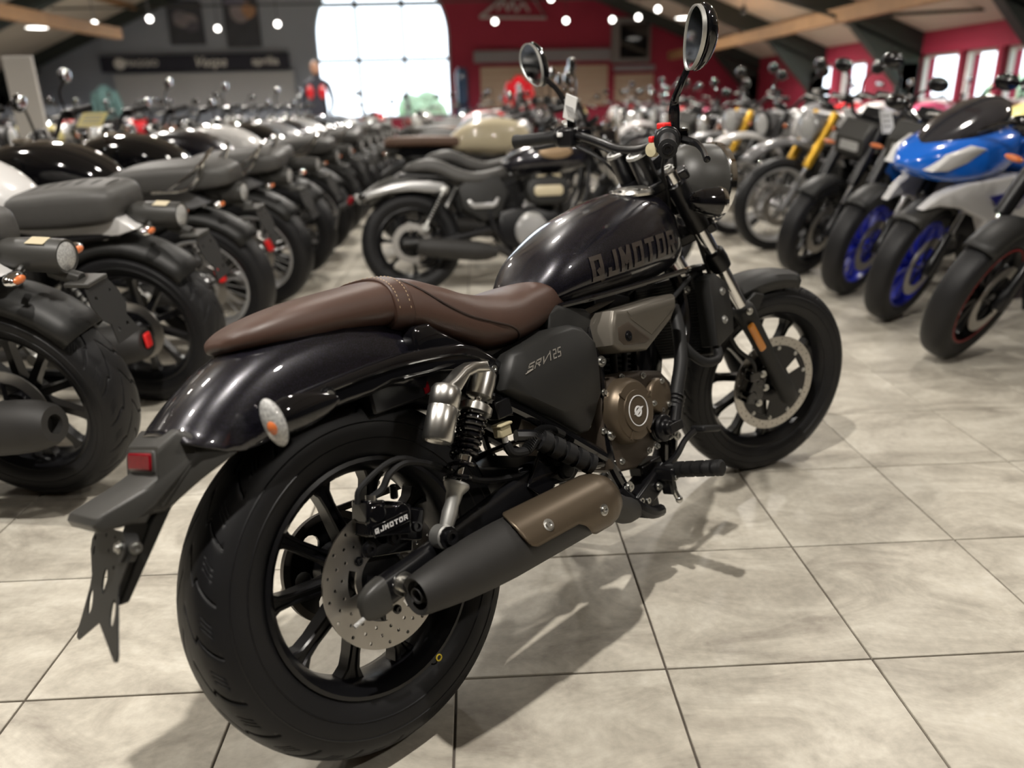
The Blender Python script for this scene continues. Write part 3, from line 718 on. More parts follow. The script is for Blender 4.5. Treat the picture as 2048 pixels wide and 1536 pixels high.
# handlebar and controls
hb = []
for s in (-1, 1): pass
bar = [(.868, -.385, 1.012), (.925, -.30, 1.018), (.972, -.22, 1.02), (1.0, -.13, 1.0), (1.005, -.05, .985), (1.005, .05, .985), (1.0, .13, 1.0), (.972, .22, 1.02), (.925, .30, 1.018), (.868, .385, 1.012)]
hbo = MB().tube(bar, .0115, 12, 6).build('handlebar', SAT, H, M=ST)
for s in (-1, 1):
    g0, g1 = np.array([.945, s*.268, 1.019]), np.array([.868, s*.385, 1.012]); gd = g1 - g0; gl_ = np.linalg.norm(gd)
    go = MB().lathe(g0, gd, [(.024, 0), (.024, .006), (.0175, .008), (.0165, gl_*.5), (.017, gl_*.85), (.0195, gl_*.95), (.0195, gl_*1.02), (.012, gl_*1.03), (.010, gl_*1.03), (.008, gl_*.97)], 20).build('grip', RUB2, H, M=ST)
    MB().lathe(g0, gd, [(.012, gl_*1.028), (.0105, gl_*1.04), (.006, gl_*1.04), (.0055, gl_*.99)], 18).build('bar_end', SAT, go, M=ST)
    sw = MB().box((.962, s*.236, 1.016), (.046, .05, .05), Matrix.Rotation(s*.5, 3, 'Z')).cyl((.955, s*.25, 1.018), (.945, s*.268, 1.019), .029).build('switch_housing', SAT, H, M=ST, bev=.007)
    mb = MB().box((.958, s*.236, 1.046), (.022, .03, .014)).box((.935, s*.222, 1.02), (.012, .014, .014)) if s < 0 else MB().box((.934, s*.236, 1.025), (.012, .016, .012))
    mb.build('switch_button', REDB if s < 0 else WHT, sw, M=ST, bev=.003, label='red kill switch' if s < 0 else None)
    if s < 0: MB().lathe((.94, -.222, .998), (-.8, -.3, .1), [(.016, 0), (.015, .012), (.001, .014)], 14).build('start_button', OLV, sw, M=ST)
    lp = [(1.0, s*.235, 1.015), (1.015, s*.27, 1.005), (.99, s*.33, .995), (.945, s*.405, .985), (.94, s*.415, .985)]
    MB().tube(lp, [.009, .008, .006, .006, .007], 8).build('lever', SAT, H, M=ST)
    MB().box((.995, s*.225, 1.02), (.05, .03, .035)).build('lever_bracket', GLB, H, M=ST, bev=.006)
    # mirror
    stem = [(.978, s*.245, 1.03), (.975, s*.25, 1.075), (.972, s*.258, 1.10), (.965, s*.30, 1.14), (.955, s*.335, 1.165), (.95, s*.358, 1.178)]
    mo = MB().tube(stem, [.012, .012, .0085, .007, .007, .010], 10)
    Rm = Matrix.Rotation(s*.22, 3, 'Z') @ Matrix.Rotation(s*-.6, 3, 'X')
    tear = lambda p: (p[0] if p[0] > 0 else p[0]*.35, p[1]*(1 + .25*p[2]/.08), p[2])
    mo.ell((.945, s*.385, 1.208), (.03, .044, .066), 24, 14, Rm, tear)
    mo = mo.build('mirror', GLB, H, M=ST)
    rim_ = []
    N_ = 28
    o_ = [(math.cos(2*PI*i/N_), math.sin(2*PI*i/N_)) for i in range(N_)]
    def mf(u, v, t): return tuple(np.array((.945, s*.385, 1.208)) + np.array(Rm @ Vector((t, u*(1 + .25*v/.08), v))))
    MB().plate([(a*.042, b*.0635) for a, b in o_], [[(a*.0395, b*.0605) for a, b in o_]], mf, -.016, -.008).build('mirror_rim', ALUC, mo, M=ST)
    MB().plate([(a*.040, b*.061) for a, b in o_], [], mf, -.0135, -.009).build('mirror_glass', GLS, mo, M=ST)
    rz = MB().cyl((1.035, s*.048, .905), (1.003, s*.048, .972), .027, n=20)
    ro = rz.build('riser', SAT, H, M=ST)
    MB().lathe((1.003, s*.048, .972), (-.43, 0, .9), [(.028, 0), (.029, .003), (.027, .008), (.021, .009), (.019, .004), (.001, .003)], 22).build('riser_ring', ALUC, ro, M=ST)
mb = MB().lathe((1.075, 0, .965), (-.6, 0, .8), [(.03, -.03), (.045, -.02), (.047, 0), (.044, .006)], 28)
go = mb.build('gauge', SAT, H, M=ST)
MB().lathe((1.075, 0, .965), (-.6, 0, .8), [(.043, .004), (.02, .007), (.001, .007)], 24).build('gauge_glass', GLB, go, M=ST)
cb = MB()
for s in (-1, 1):
    cb.tube([(.985, s*.21, 1.005), (1.04, s*.15, .97), (1.09, s*.07, .90), (1.07, s*.05, .80), (.98, s*.04, .72)], .005, 6)
    cb.tube([(.97, s*.22, .995), (1.02, s*.13, .94), (1.06, s*.09, .84), (1.0, s*.06, .70)], .004, 6)
cb.build('control_cables', RUB2, H, M=ST)
# tank
TC = [(.504, .668, .700, .02), (.515, .660, .716, .055), (.545, .655, .748, .088), (.60, .652, .794, .115), (.70, .650, .840, .136), (.80, .650, .867, .147),
      (.89, .652, .884, .150), (.955, .655, .884, .146), (1.0, .660, .872, .132), (1.025, .67, .85, .112), (1.036, .69, .82, .085)]
tk = body(TC, 40, 6, .80, .40)
tko = tk.build('fuel_tank', GB, H, smooth=60)
BT = BVHTree.FromPolygons([Vector(p) for p in tk.v], tk.f)
def on_tank(x, z, off=.0012, y0=-1.0):
    h = BT.ray_cast(Vector((x, y0, z)), Vector((0, 1 if y0 < 0 else -1, 0)))
    return (x, h[0].y - math.copysign(off, -y0)*(1 if y0 < 0 else -1)*(1 if y0 < 0 else -1), z) if h[0] else (x, -.14, z)
fl = []
for s in (-1, 1):
    MB().tube([(x, s*(w + .003), .662) for x, w in ((.515, .06), (.56, .10), (.63, .128), (.75, .146), (.87, .152), (.95, .148), (1.0, .135))], .0065, 8).build('tank_seam', GLB, tko)
def tank_fn(u, v):
    p = on_tank(.797 + u, .728 + v + .06*u); return (p[0], p[1] - .0014, p[2])
block_text('QJMOTOR', .055, .0345, .0095, .0105, tank_fn, LBRN, tko, 'tank_lettering', 6, 'bronze lettering')
mb = MB().lathe((.925, -.070, .864), (0, -.18, 1), [(.052, 0), (.054, .006), (.050, .012), (.044, .013), (.043, .016), (.030, .022), (.001, .024)], 36)
cpo = mb.build('fuel_cap', ALU, tko)
bolts('cap_bolt', [(.925 + .046*math.cos(PI*k/3), -.070 + .046*math.sin(PI*k/3), .878 + .008*math.sin(PI*k/3)) for k in range(6)], (0, -.18, 1), .0042, .004, ZINC, cpo)
# seat: rear pad, strap, front pad
so = MB()
pad = body([(-.142, .741, .751, .025), (-.128, .733, .764, .06), (-.092, .727, .778, .084), (-.02, .721, .791, .098), (.06, .717, .797, .103), (.13, .711, .799, .106), (.15, .709, .797, .107), (.158, .715, .79, .10)], 36, 5, .72, .42)
seat = pad.build('seat', LEA, H, smooth=70, label='brown leather seat')
body([(.138, .712, .79, .10), (.145, .70, .800, .1095), (.20, .678, .794, .118), (.26, .648, .770, .128), (.32, .620, .742, .136), (.40, .612, .724, .136), (.48, .620, .728, .121), (.55, .636, .727, .101), (.598, .648, .708, .08), (.622, .66, .68, .05)], 36, 5, .72, .42).build('front_pad', LEA, seat, smooth=70)
body([(.140, .702, .8005, .1085), (.143, .699, .8035, .1115), (.170, .690, .8025, .1165), (.175, .691, .800, .1155)], 36, 3, .72, .42).build('strap', LEA, seat, smooth=70)
st = MB()
for x, zb, zt, w in ((.147, .6985, .8037, .1120), (.167, .6912, .8030, .1163)):
    R = sring(x, zb, zt, w, 120, .72, .42)
    for k in range(0, 61):
        if k % 2 == 0: 
            p = np.array(R[k]); q = np.array(R[k + 1]); d = q - p; L = np.linalg.norm(d)
            if L > 1e-5: st.tube([p, p + d*min(1.0, .004/L)], .0007, 4, 1)
so_ = st.build('stitching', THR, seat)
def seat_line(pts): return [(x, y, z) for x, y, z in pts]
SB = body([(.138, .712, .79, .10), (.145, .70, .800, .1095), (.20, .678, .794, .118), (.26, .648, .770, .128), (.32, .620, .742, .136), (.40, .612, .724, .136), (.48, .620, .728, .121), (.55, .636, .727, .101), (.598, .648, .708, .08), (.622, .66, .68, .05)], 36, 5, .72, .42)
BS = BVHTree.FromPolygons([Vector(p) for p in SB.v], SB.f)
for s in (-1, 1):
    ln = []
    for x, z in catmull([(.178, .785), (.20, .762), (.235, .728), (.28, .695), (.33, .672), (.375, .652), (.405, .622)], 6):
        h = BS.ray_cast(Vector((x, s*1.0, z)), Vector((0, -s, 0)))
        if h[0]: ln.append((x, h[0].y + s*.0008, z))
    MB().tube(ln, .0022, 6, 1).build('seam', SEAM, seat)
# rear fender
rings = []
th_s = [128.5, 127, 125, 122, 118, 112, 106, 100, 92, 84, 76, 68, 60]
for a in th_s:
    r = np.interp(a, [60, 84, 104.8, 128.5], [.437, .452, .4495, .4315]); t = math.radians(a)
    rb_ = np.interp(a, [60, 86, 100, 108, 121, 125.7, 128.5], [.33, .315, .311, .305, .330, .362, .409])
    sec = [(0, 0), (.03, -.001), (.055, -.006), (.075, -.016), (.089, -.030), (.098, -.048)]
    half = [(y, r + q) for y, q in sec if r + q > rb_ + .004]
    y_end = .1 - .0
    for f_ in (.25, .5, .75, 1.0): half.append((.0985 + .003*math.sin(PI*f_*.5), half[len([1 for _ in half]) - 1][1]*(1 - .34) + rb_*.34 if f_ < 1 else rb_))
    while len(half) < 10: half.insert(-1, (half[-2][0], (half[-2][1] + half[-1][1])/2))
    full = [(-y, q) for y, q in reversed(half[1:])] + half
    rings.append([(q*math.cos(t), y, HRR + q*math.sin(t)) for y, q in full])
fm = MB().loft(rings, cap=False, closed=False)
fdo = fm.build('rear_fender', GB, H, smooth=60); sd = fdo.modifiers.new('thickness', 'SOLIDIFY'); sd.thickness = .004; sd.offset = -1
# fender rail
rail = [(-.118, .643), (-.073, .652), (-.017, .657), (.056, .662), (.118, .665), (.180, .661), (.247, .653), (.284, .638), (.31, .620), (.335, .597), (.347, .579), (.346, .556), (.335, .553), (.309, .566), (.268, .586), (.231, .602), (.187, .612), (.133, .617), (.082, .620), (.041, .613), (-.007, .613), (-.058, .609), (-.10, .622)]
for s in (-1, 1):
    ro = MB().pillow(rail, s*.088, s*.128, .010, 4).build('fender_rail', GLB, H, smooth=45)
    MB().tube([(-.06, s*.1285, .640), (.06, s*.1288, .646), (.16, s*.129, .643), (.24, s*.1285, .632), (.30, s*.128, .605)], .0026, 6).build('rail_ridge', GLB, ro)
    MB().pillow([(.15, .655), (.152, .69), (.165, .702), (.192, .702), (.205, .69), (.262, .648), (.2, .64)], s*.07, s*.122, .009, 3).build('seat_support', GLB, H, smooth=45)
    for x, z in ((-.040, .636), (.304, .589)):
        bo = bolt(MB(), (x, s*.127, z), (0, s, 0), .0095, .008).build('rail_bolt', SAT, ro)
        MB().lathe((x, s*.1345, z), (0, s, 0), [(.007, 0), (.0065, .002), (.003, .002), (.002, .0005)], 10).build('bolt_head', ZINC, ro)
    # rear indicator
    ax_ = np.array([-.90, s*-.10, -.12]); ip = np.array([-.095, s*.168, .630])
    io = MB().ell(tuple(ip + np.array([-.012, 0, 0])), (.062, .026, .026), 24, 12, None, lambda p: (p[0], p[1]*(.55 + .45*(-p[0]/.062) if True else 1), p[2]*(1 + .35*(-p[0]/.062)))).build('rear_indicator', GLB, H, smooth=60)
    MB().ell(tuple(ip + np.array([-.062, 0, -.004])), (.014, .024, .037), 24, 14, Matrix.Rotation(-.12, 3, 'Y')).build('lens', CLR, io, label='clear faceted lens')
    MB().ell(tuple(ip + np.array([-.0695, s*.010, -.008])), (.008, .010, .012), 12, 8).build('bulb', ORG, io, label='orange bulb')
    MB().tube([(-.075, s*.12, .632), (-.085, s*.15, .631)], .010, 10, 1).build('stalk', GLB, io)
# tail extension with lamp, mudguard and plate bracket
prof = [(-.188, .594), (-.214, .622), (-.255, .649), (-.284, .632), (-.293, .593), (-.32, .583), (-.386, .566), (-.392, .557), (-.388, .546), (-.345, .541), (-.33, .536), (-.318, .545), (-.298, .541), (-.246, .571)]
def ext(x, z, y):
    k = np.interp(x, [-.39, -.33, -.30, -.25, -.19], [.066, .070, .064, .092, .103]); k2 = k*np.interp(z, [.54, .60, .65], [1.03, 1.0, .92])
    return (x, y*k2, z)
tx = MB()
P = [np.array(p) for p in prof]
rings = []
for y, ins in ((-1, .010), (-.97, .003), (-.9, 0), (.9, 0), (.97, .003), (1, .010)):
    c = np.mean(P, 0); rings.append([ext(*(p + (c - p)/np.linalg.norm(c - p)*ins), y) for p in P])
tx.loft(rings)
txo = tx.build('tail_extension', GPL, H, smooth=40)
b_ = txo.modifiers.new('bevel', 'BEVEL'); b_.width = .006; b_.segments = 3; b_.limit_method = 'ANGLE'; b_.angle_limit = .5
MB().box((-.2895, 0, .611), (.012, .098, .027), Matrix.Rotation(.24, 3, 'Y')).build('tail_lamp', REDL, txo, bev=.004, label='red tail lamp')
MB().box((-.2885, 0, .611), (.008, .107, .034), Matrix.Rotation(.24, 3, 'Y')).build('lamp_surround', GPL, txo, bev=.004)
MB().loft([[(-.268, -.05, .562), (-.268, .05, .562), (-.30, .05, .55), (-.30, -.05, .55)], [(-.29, -.05, .535), (-.29, .05, .535), (-.322, .05, .528), (-.322, -.05, .528)],
           [(-.372, -.042, .436), (-.372, .042, .436), (-.386, .042, .437), (-.386, -.042, .437)]]).build('mud_flap', MPL, txo, smooth=30, bev=.003)
pt, pn = np.array([-.354, 0, .533]), np.array([-.399, 0, -.917])
pnn = np.array([-.917, 0, .399])
def pf(u, v, t): return tuple(pt + pn*v + np.array([0, u, 0]) + pnn*t)
hp = [(.066, 0), (.078, .012), (.085, .02), (.085, .036), (.062, .07), (.063, .085), (.082, .130), (.094, .155), (.093, .164), (.083, .166), (.0, .128)]
outl = [(-u, v) for u, v in hp] + list(reversed([(u, v) for u, v in hp[:-1]]))
holes = [circle(s*.052, .108, .010, 14, .019) for s in (-1, 1)] + [circle(0, .072, .010, 14, .018), circle(.07, .018, .004, 8), circle(.068, .036, .003, 8, .007), circle(-.03, .05, .003, 8), circle(0, .03, .003, 8), circle(.073, .157, .002, 6), circle(-.073, .157, .002, 6), circle(.02, .01, .003, 8), circle(-.02, .01, .003, 8)]
pbo = MB().plate(outl, holes, pf, -.0012, .0012).build('plate_bracket', MPL, txo, smooth=0)
MB().plate(circle(-.062, .02, .020, 16), [], pf, -.012, .006).build('bracket_tab', MPL, pbo)
bolts('bracket_bolt', [pf(-.06, .02, .006)], pnn, .006, .006, ZINC, pbo); bolts('bracket_bolt', [pf(-.086, .018, -.006)], (0, -1, 0), .006, .008, ZINC, pbo)
# under-seat body and side covers
body([(.10, .60, .70, .07), (.18, .55, .70, .085), (.30, .50, .66, .09), (.45, .46, .65, .095), (.58, .46, .66, .09), (.62, .5, .64, .08)], 20, 3, .5).build('seat_frame_cover', SAT, H, smooth=40)
SPO = [(.318, .546), (.323, .57), (.345, .602), (.375, .606), (.45, .618), (.523, .618), (.556, .605), (.583, .572), (.578, .52), (.566, .468), (.548, .45), (.50, .453), (.444, .459), (.426, .469), (.37, .508)]
SPB = [(.306, .546), (.320, .582), (.345, .608), (.385, .616), (.46, .628), (.53, .624), (.566, .610), (.592, .572), (.588, .52), (.575, .46), (.548, .425), (.525, .398), (.50, .400), (.44, .447), (.37, .498)]
for s in (-1, 1):
    mb = MB()
    P0 = [(x, s*.085, z) for x, z in SPB]; P1 = [(x, s*.128, z) for x, z in SPB]; P2 = [(x*.9 + a*.1, s*.136, z*.9 + b*.1) for (x, z), (a, b) in zip(SPB, SPO)]
    P3 = [(x, s*.149, z) for x, z in SPO]
    c = np.mean(SPO, 0); P4 = [(x + (c[0]-x)*.05, s*.1535, z + (c[1]-z)*.06) for x, z in SPO]
    spo = mb.loft([P0, P1, P2, P3, P4]).build('side_cover', MPL, H, smooth=45)
    bolt(MB(), (.523, s*.13, .410), (0, s, 0), .006, .006).build('cover_bolt', ZINC, spo)
    sx = 1 if s < 0 else -1
    block_text('SRV', .015, .0175, .0035, .0032, lambda u, v: (.400 + sx*(u + .75*v), s*.1542, .574 + v + .10*u), LGRY, spo)
    block_text('125', .019, .0105, .003, .0028, lambda u, v: (.451 + sx*(u + .2*v), s*.1542, .580 + v + .04*u), LGRY, spo)
    MB().tube([(.360, s*.1542, .562), (.383, s*.1542, .566)], .0009, 4, 1).build('underline', LGRY, spo)
    MB().pillow([(.49, .60), (.50, .66), (.54, .668), (.625, .642), (.648, .618), (.640, .56), (.62, .50), (.59, .47)], s*.05, s*.112, .012, 3).build('airbox', MPL, H, smooth=45)
# engine
eng = MB()
eng.pillow([(.59, .478), (.56, .42), (.552, .36), (.555, .30), (.585, .283), (.65, .270), (.715, .285), (.79, .33), (.83, .37), (.84, .42), (.81, .455), (.72, .478), (.65, .485)], .10, -.135, .014, 3)
eng.pillow([(.59, .478), (.56, .42), (.552, .36), (.555, .30), (.585, .283), (.65, .270), (.715, .285), (.79, .33), (.83, .37), (.84, .42), (.81, .455), (.72, .478), (.65, .485)], .0, .125, .014, 3)
eo = eng.build('engine_case', BRZD, H, smooth=40)
mb = MB().lathe((.645, -.128, .405), (0, -1, 0), [(.074, 0), (.073, .018), (.069, .03), (.064, .035), (.062, .039), (.046, .0415), (.045, .0445), (.034, .0455), (.033, .0425), (.031, .0425), (.030, .0455), (.001, .0455)], 48)
cco = mb.build('clutch_cover', BRZ, eo)
mb = MB().ring((.645, -.1735, .405), (0, 1, 0), [(.0315, -.001), (.0335, -.001), (.0335, .001), (.0315, .001)], 48)
mb.add([(.626, -.1745, .401), (.650, -.1745, .412), (.664, -.1745, .410), (.640, -.1745, .398)], [(0, 1, 2, 3)])
mb.ring((.643, -.174, .404), (0, 1, 0), [(.008, -.001), (.012, -.001), (.012, .001), (.008, .001)], 24)
mb.build('cover_emblem', LWHT, cco)
for a in (.4, 2.3, 4.1, 5.2): MB().box((.645 + .055*math.cos(a), -.1685, .405 + .055*math.sin(a)), (.022, .004, .005), Matrix.Rotation(-a, 3, 'Y')).build('cover_rib', BRZ, cco)
sco = MB().lathe((.768, -.128, .405), (0, -1, 0), [(.042, 0), (.041, .016), (.038, .021), (.036, .022), (.001, .021)], 36).build('generator_cover', BRZ, eo)
bolts('case_bolt', [(.768 + .034*math.cos(a), -.149, .405 + .034*math.sin(a)) for a in (1.2, 3.4, 5.4)], (0, -1, 0), .005, .006, ZINC, eo)
bolts('case_bolt', [(x, -.134, z) for x, z in ((.592, .462), (.565, .385), (.60, .305), (.70, .296), (.79, .345), (.735, .462), (.66, .478))], (0, -1, 0), .0055, .007, ZINC, eo)
mb = MB().lathe((.745, -.13, .335), (0, -1, 0), [(.03, 0), (.032, .008), (.032, .014), (.027, .015), (.027, .022), (.032, .023), (.03, .03), (.018, .032), (.016, .045), (.001, .046)], 28)
mb.box((.765, -.165, .332), (.05, .025, .022)).cyl((.775, -.165, .335), (.815, -.155, .372), .013)
wp = mb.build('water_pump', SAT, eo, bev=.002)
bolts('pump_bolt', [(x, -.142, z) for x, z in ((.72, .30), (.775, .305), (.765, .372), (.79, .32))], (0, -1, 0), .0055, .008, ZINC, wp)
MB().tube([(.805, -.152, .362), (.838, -.145, .40), (.885, -.14, .46), (.93, -.12, .53), (.955, -.10, .58)], .0165, 12).build('coolant_hose', RUB2, eo)
for q in (.368, .376, .384): MB().lathe((.812 + (q - .368)*.9, -.150, q), (.6, .05, .75), [(.0185, 0), (.0195, .002), (.0185, .004)], 16).build('hose_clamp', SAT, eo)
# cylinder
cy = MB(); cdir = np.array([.30, 0, .95])
for k in range(8):
    c = np.array([.71, 0, .475]) + cdir*(.012*k + .004)
    cy.box(tuple(c), (.13, .15, .006), Matrix.Rotation(.3, 3, 'Y'))
cy.box((.735, 0, .55), (.11, .13, .16), Matrix.Rotation(.3, 3, 'Y')).box((.765, 0, .625), (.13, .14, .06), Matrix.Rotation(.3, 3, 'Y'))
cy.cyl((.70, -.085, .48), (.72, -.085, .56), .009).cyl((.745, -.08, .47), (.77, -.08, .56), .007)
cy.build('cylinder', SAT, H, bev=.003, smooth=30)
MB().pillow([(.83, .53), (.90, .52), (.925, .46), (.90, .41), (.85, .40), (.81, .45)], .06, -.065, .012, 3).build('cylinder_guard', GLB, H, smooth=40)
# intake cover
ACO = [(.618, .60), (.636, .628), (.676, .624), (.86, .622), (.868, .612), (.862, .590), (.832, .565), (.722, .520), (.634, .538), (.610, .558)]
ai = MB().pillow(ACO, -.08, -.176, .012, 4).build('intake_cover', BRG, H, smooth=45, label='bronze grey intake cover')
MB().pillow([(.632, .592), (.672, .597), (.735, .547), (.715, .537), (.64, .55), (.626, .565)], -.168, -.1775, .004, 2).build('cover_inset', BRZD, ai)
MB().pillow([(.676, .618), (.854, .614), (.852, .592), (.742, .55), (.68, .598)], -.168, -.1785, .005, 2).build('cover_face', BRG, ai)
bolt(MB(), (.660, -.1775, .566), (0, -1, 0), .008, .004).build('cover_screw', SAT, ai)
MB().pillow(ACO, .08, .15, .012, 3).build('intake_cover', BRG, H, smooth=45)
# frame
fr = MB()
for s in (-1, 1):
    fr.tube([(.255, s*.105, .56), (.281, s*.118, .541), (.331, s*.12, .510), (.445, s*.12, .425), (.55, s*.122, .338), (.585, s*.12, .312)], .013, 10)
    fr.tube([(.62, s*.10, .60), (.605, s*.118, .51), (.588, s*.124, .425), (.572, s*.124, .358), (.576, s*.122, .308), (.597, s*.12, .256), (.622, s*.115, .205), (.66, s*.105, .18), (.75, s*.09, .185), (.835, s*.085, .215)], .0145, 10)
    fr.tube([(1.035, s*.045, .70), (1.03, s*.08, .62), (1.0, s*.095, .53), (.955, s*.10, .46), (.885, s*.10, .37), (.85, s*.095, .29), (.835, s*.085, .215)], .0155, 10)
    fr.tube([(.60, s*.07, .62), (.80, s*.05, .64), (1.0, s*.035, .69)], .018, 8)
    fr.tube([(.45, s*.118, .42), (.46, s*.12, .37), (.50, s*.12, .33), (.575, s*.12, .31)], .008, 8)
fr.cyl((1.10, 0, .68), (1.02, 0, .84), .03)
fro = fr.build('frame', GLB, H)
bolts('frame_bolt', ((.607, -.133, .527), (.579, -.139, .372), (.604, -.136, .245), (1.03, -.098, .61), (.845, -.112, .285)), (0, -1, 0), .0085, .008, ZINC, fro)
# radiator
rd = MB().box((1.085, 0, .535), (.035, .24, .21), Matrix.Rotation(.22, 3, 'Y'))
rdo = rd.build('radiator', SAT, H, bev=.004)
mb = MB()
for k in range(26): mb.box((1.064 + .22*(.445 + k*.0072 - .535), 0, .445 + k*.0072), (.006, .20, .0015))
mb.build('radiator_fins', SAT, rdo, smooth=0)['kind'] = 'stuff'
for s in (-1, 1):
    po = MB().pillow([(1.052, .625), (1.085, .635), (1.135, .60), (1.135, .52), (1.12, .475), (1.045, .455), (1.03, .46)], s*.11, s*.155, .006, 2).build('radiator_shroud', MPL, rdo, smooth=40)
    bolts('shroud_bolt', [(x, s*.1545, z) for x, z in ((1.10, .585), (1.085, .515))], (0, s, 0), .0075, .006, ALUC, po)
MB().lathe((1.10, -.09, .645), (0, 0, 1), [(.026, 0), (.03, .004), (.03, .014), (.02, .018), (.001, .02)], 24).build('radiator_cap', SAT, rdo)
MB().lathe((1.10, -.09, .60), (0, 0, 1), [(.018, 0), (.018, .05)], 18).build('filler_neck', SAT, rdo)
MB().tube([(1.09, -.10, .645), (1.02, -.11, .63), (.96, -.10, .60)], .006, 8).build('overflow_hose', RUB2, rdo)
MB().tube([(1.06, -.13, .47), (1.03, -.15, .43), (.98, -.145, .43), (.95, -.13, .46), (.93, -.11, .51)], .012, 12).build('lower_hose', RUB2, rdo)
# swingarm and shock
for s in (-1, 1):
    sw = MB()
    path = [(-.035, s*.118, .300), (.03, s*.118, .308), (.10, s*.116, .318), (.20, s*.110, .326), (.30, s*.10, .334), (.42, s*.085, .342)]
    rings = []
    for i, p in enumerate(path):
        hh = [.026, .0255, .025, .028, .032, .034][i]; hw = [.017, .016, .015, .016, .018, .02][i]
        rings.append([(p[0], p[1] + hw*math.copysign(abs(math.cos(a))**.6, math.cos(a)), p[2] + hh*math.copysign(abs(math.sin(a))**.6, math.sin(a))) for a in np.arange(16)*2*PI/16])
    sw.loft(rings)
    swo = sw.build('swingarm', SAT, H, smooth=50)
    e_ = MB(); rings = []
    for t in np.linspace(0, PI/2, 7):
        x = -.032 - .048*math.sin(t); k = max(.05, math.cos(t))
        rings.append([(x, s*.118 + .0195*k**.6*math.copysign(abs(math.cos(a))**.6, math.cos(a)), .298 - .008*math.sin(t) + .030*k**.5*math.copysign(abs(math.sin(a))**.6, math.sin(a))) for a in np.arange(16)*2*PI/16])
    e_.loft(rings).build('swingarm_end', GPL, swo, smooth=50)
    bolt(MB(), (-.003, s*.133, .303), (0, s, 0), .014, .02).build('axle_nut', ALU, swo)
    MB().pillow([(-.022, .296), (-.022, .311), (.008, .316), (.008, .300)], s*.13, s*.1365, .002, 2).build('adjuster_mark', WHT, swo)
    MB().cyl((-.076, s*.118, .276), (-.098, s*.118, .271), .004).build('adjuster_bolt', CLR, swo)
mb = MB().box((.38, 0, .345), (.08, .18, .07)).cyl((.44, -.13, .345), (.44, .13, .345), .022)
mb.build('swingarm_pivot', SAT, H, bev=.005)
for s in (-1, 1):
    y = s*.142; b0, t0 = np.array([.094, y, .345]), np.array([.288, y - s*.01, .598]); dv = t0 - b0; LN = np.linalg.norm(dv); dv = dv/LN
    at = lambda t: b0 + dv*t
    sh_ = MB().cyl(at(.02), at(LN - .02), .0065, n=14).cyl(at(.135), at(.24), .016, n=20)
    sho = sh_.build('shock_absorber', CHR, H)
    MB().lathe(at(0), (0, s, 0), [(.012, -.016), (.021, -.015), (.0215, .010), (.016, .014)], 28).build('lower_eye', ALUC, sho)
    bolt(MB(), tuple(b0 + np.array([0, s*.012, 0])), (0, s, 0), .013, .012).build('lower_bolt', SAT, sho)
    MB().lathe(at(.012), dv, [(.012, 0), (.014, .03), (.0125, .045), (.014, .055), (.015, .065), (.022, .075), (.0235, .080), (.022, .084), (.012, .085)], 28).build('lower_clevis', ALUC, sho)
    MB().lathe(at(.225), dv, [(.026, 0), (.031, .002), (.031, .014), (.026, .016), (.026, .018), (.017, .019)], 28).build('preload_collar', ALU, sho)
    mb = MB().lathe(at(.255), dv, [(.017, 0), (.024, .004), (.025, .03), (.023, .05), (.014, .06)], 28)
    mb.pillow([(.136, .586), (.155, .594), (.182, .602), (.207, .614), (.232, .618), (.262, .612), (.262, .592), (.235, .598), (.214, .596), (.186, .576)], s*.140, s*.172, .006, 3)
    mb.build('shock_head', ALU, sho)
    def helix(t0_, t1_, n, R):
        d_, u_, w_ = basis(dv); return [at(t0_ + (t1_-t0_)*i/(n*18)) + R*(math.cos(2*PI*i/18)*u_ + math.sin(2*PI*i/18)*w_) for i in range(int(n*18) + 1)]
    MB().tube(helix(.145, .226, 7.5, .0225), .0042, 8, 1).tube(helix(.095, .145, 2.2, .0225), .0042, 8, 1).build('spring', GLB, sho)
    r0, r1 = np.array([.158, s*.166, .586]), np.array([.108, s*.170, .508])
    MB().lathe(r0, r1 - r0, [(.016, -.008), (.022, -.007), (.0262, .0), (.0262, .028), (.0255, .029), (.0255, .031), (.0262, .032), (.0262, .086), (.024, .090), (.021, .090), (.019, .086), (.001, .086)], 36).build('reservoir', ALU, sho)
# rear caliper
cal = MB().box((.015, -.098, .405), (.085, .045, .05), Matrix.Rotation(.32, 3, 'Y')).box((-.006, -.095, .428), (.036, .05, .038), Matrix.Rotation(.3, 3, 'Y')).box((.06, -.092, .38), (.05, .035, .055), Matrix.Rotation(.4, 3, 'Y'))
cal.cyl((-.005, -.122, .425), (-.005, -.07, .425), .017).cyl((.04, -.122, .41), (.04, -.07, .41), .017).cyl((.045, -.10, .43), (.05, -.10, .455), .007).box((.02, -.085, .365), (.10, .012, .05), Matrix.Rotation(.3, 3, 'Y'))
cl = cal.build('rear_caliper', GLB, H, bev=.004)
block_text('QJMOTOR', .0085, .0078, .0021, .0022, lambda u, v: (.012 + u + .1*v, -.1246, .4005 + v), LWHT, cl)
mb = MB().box((.013, -.1225, .400), (.075, .003, .02))
mb.build('caliper_face', GLB, cl, bev=.002)
bolts('caliper_bolt', [(x, -.105, z) for x, z in ((-.03, .372), (.068, .372), (.02, .372))], (0, -1, 0), .0095, .009, SAT, cl)
MB().cyl((-.006, -.108, .442), (-.002, -.108, .455), .009).build('banjo', ALU, cl)
MB().tube([(-.002, -.108, .45), (.02, -.112, .458), (.04, -.115, .478), (.075, -.118, .485), (.13, -.115, .46), (.22, -.11, .40), (.32, -.10, .37), (.40, -.10, .36)], .0065, 8).build('brake_hose', RUB2, cl)
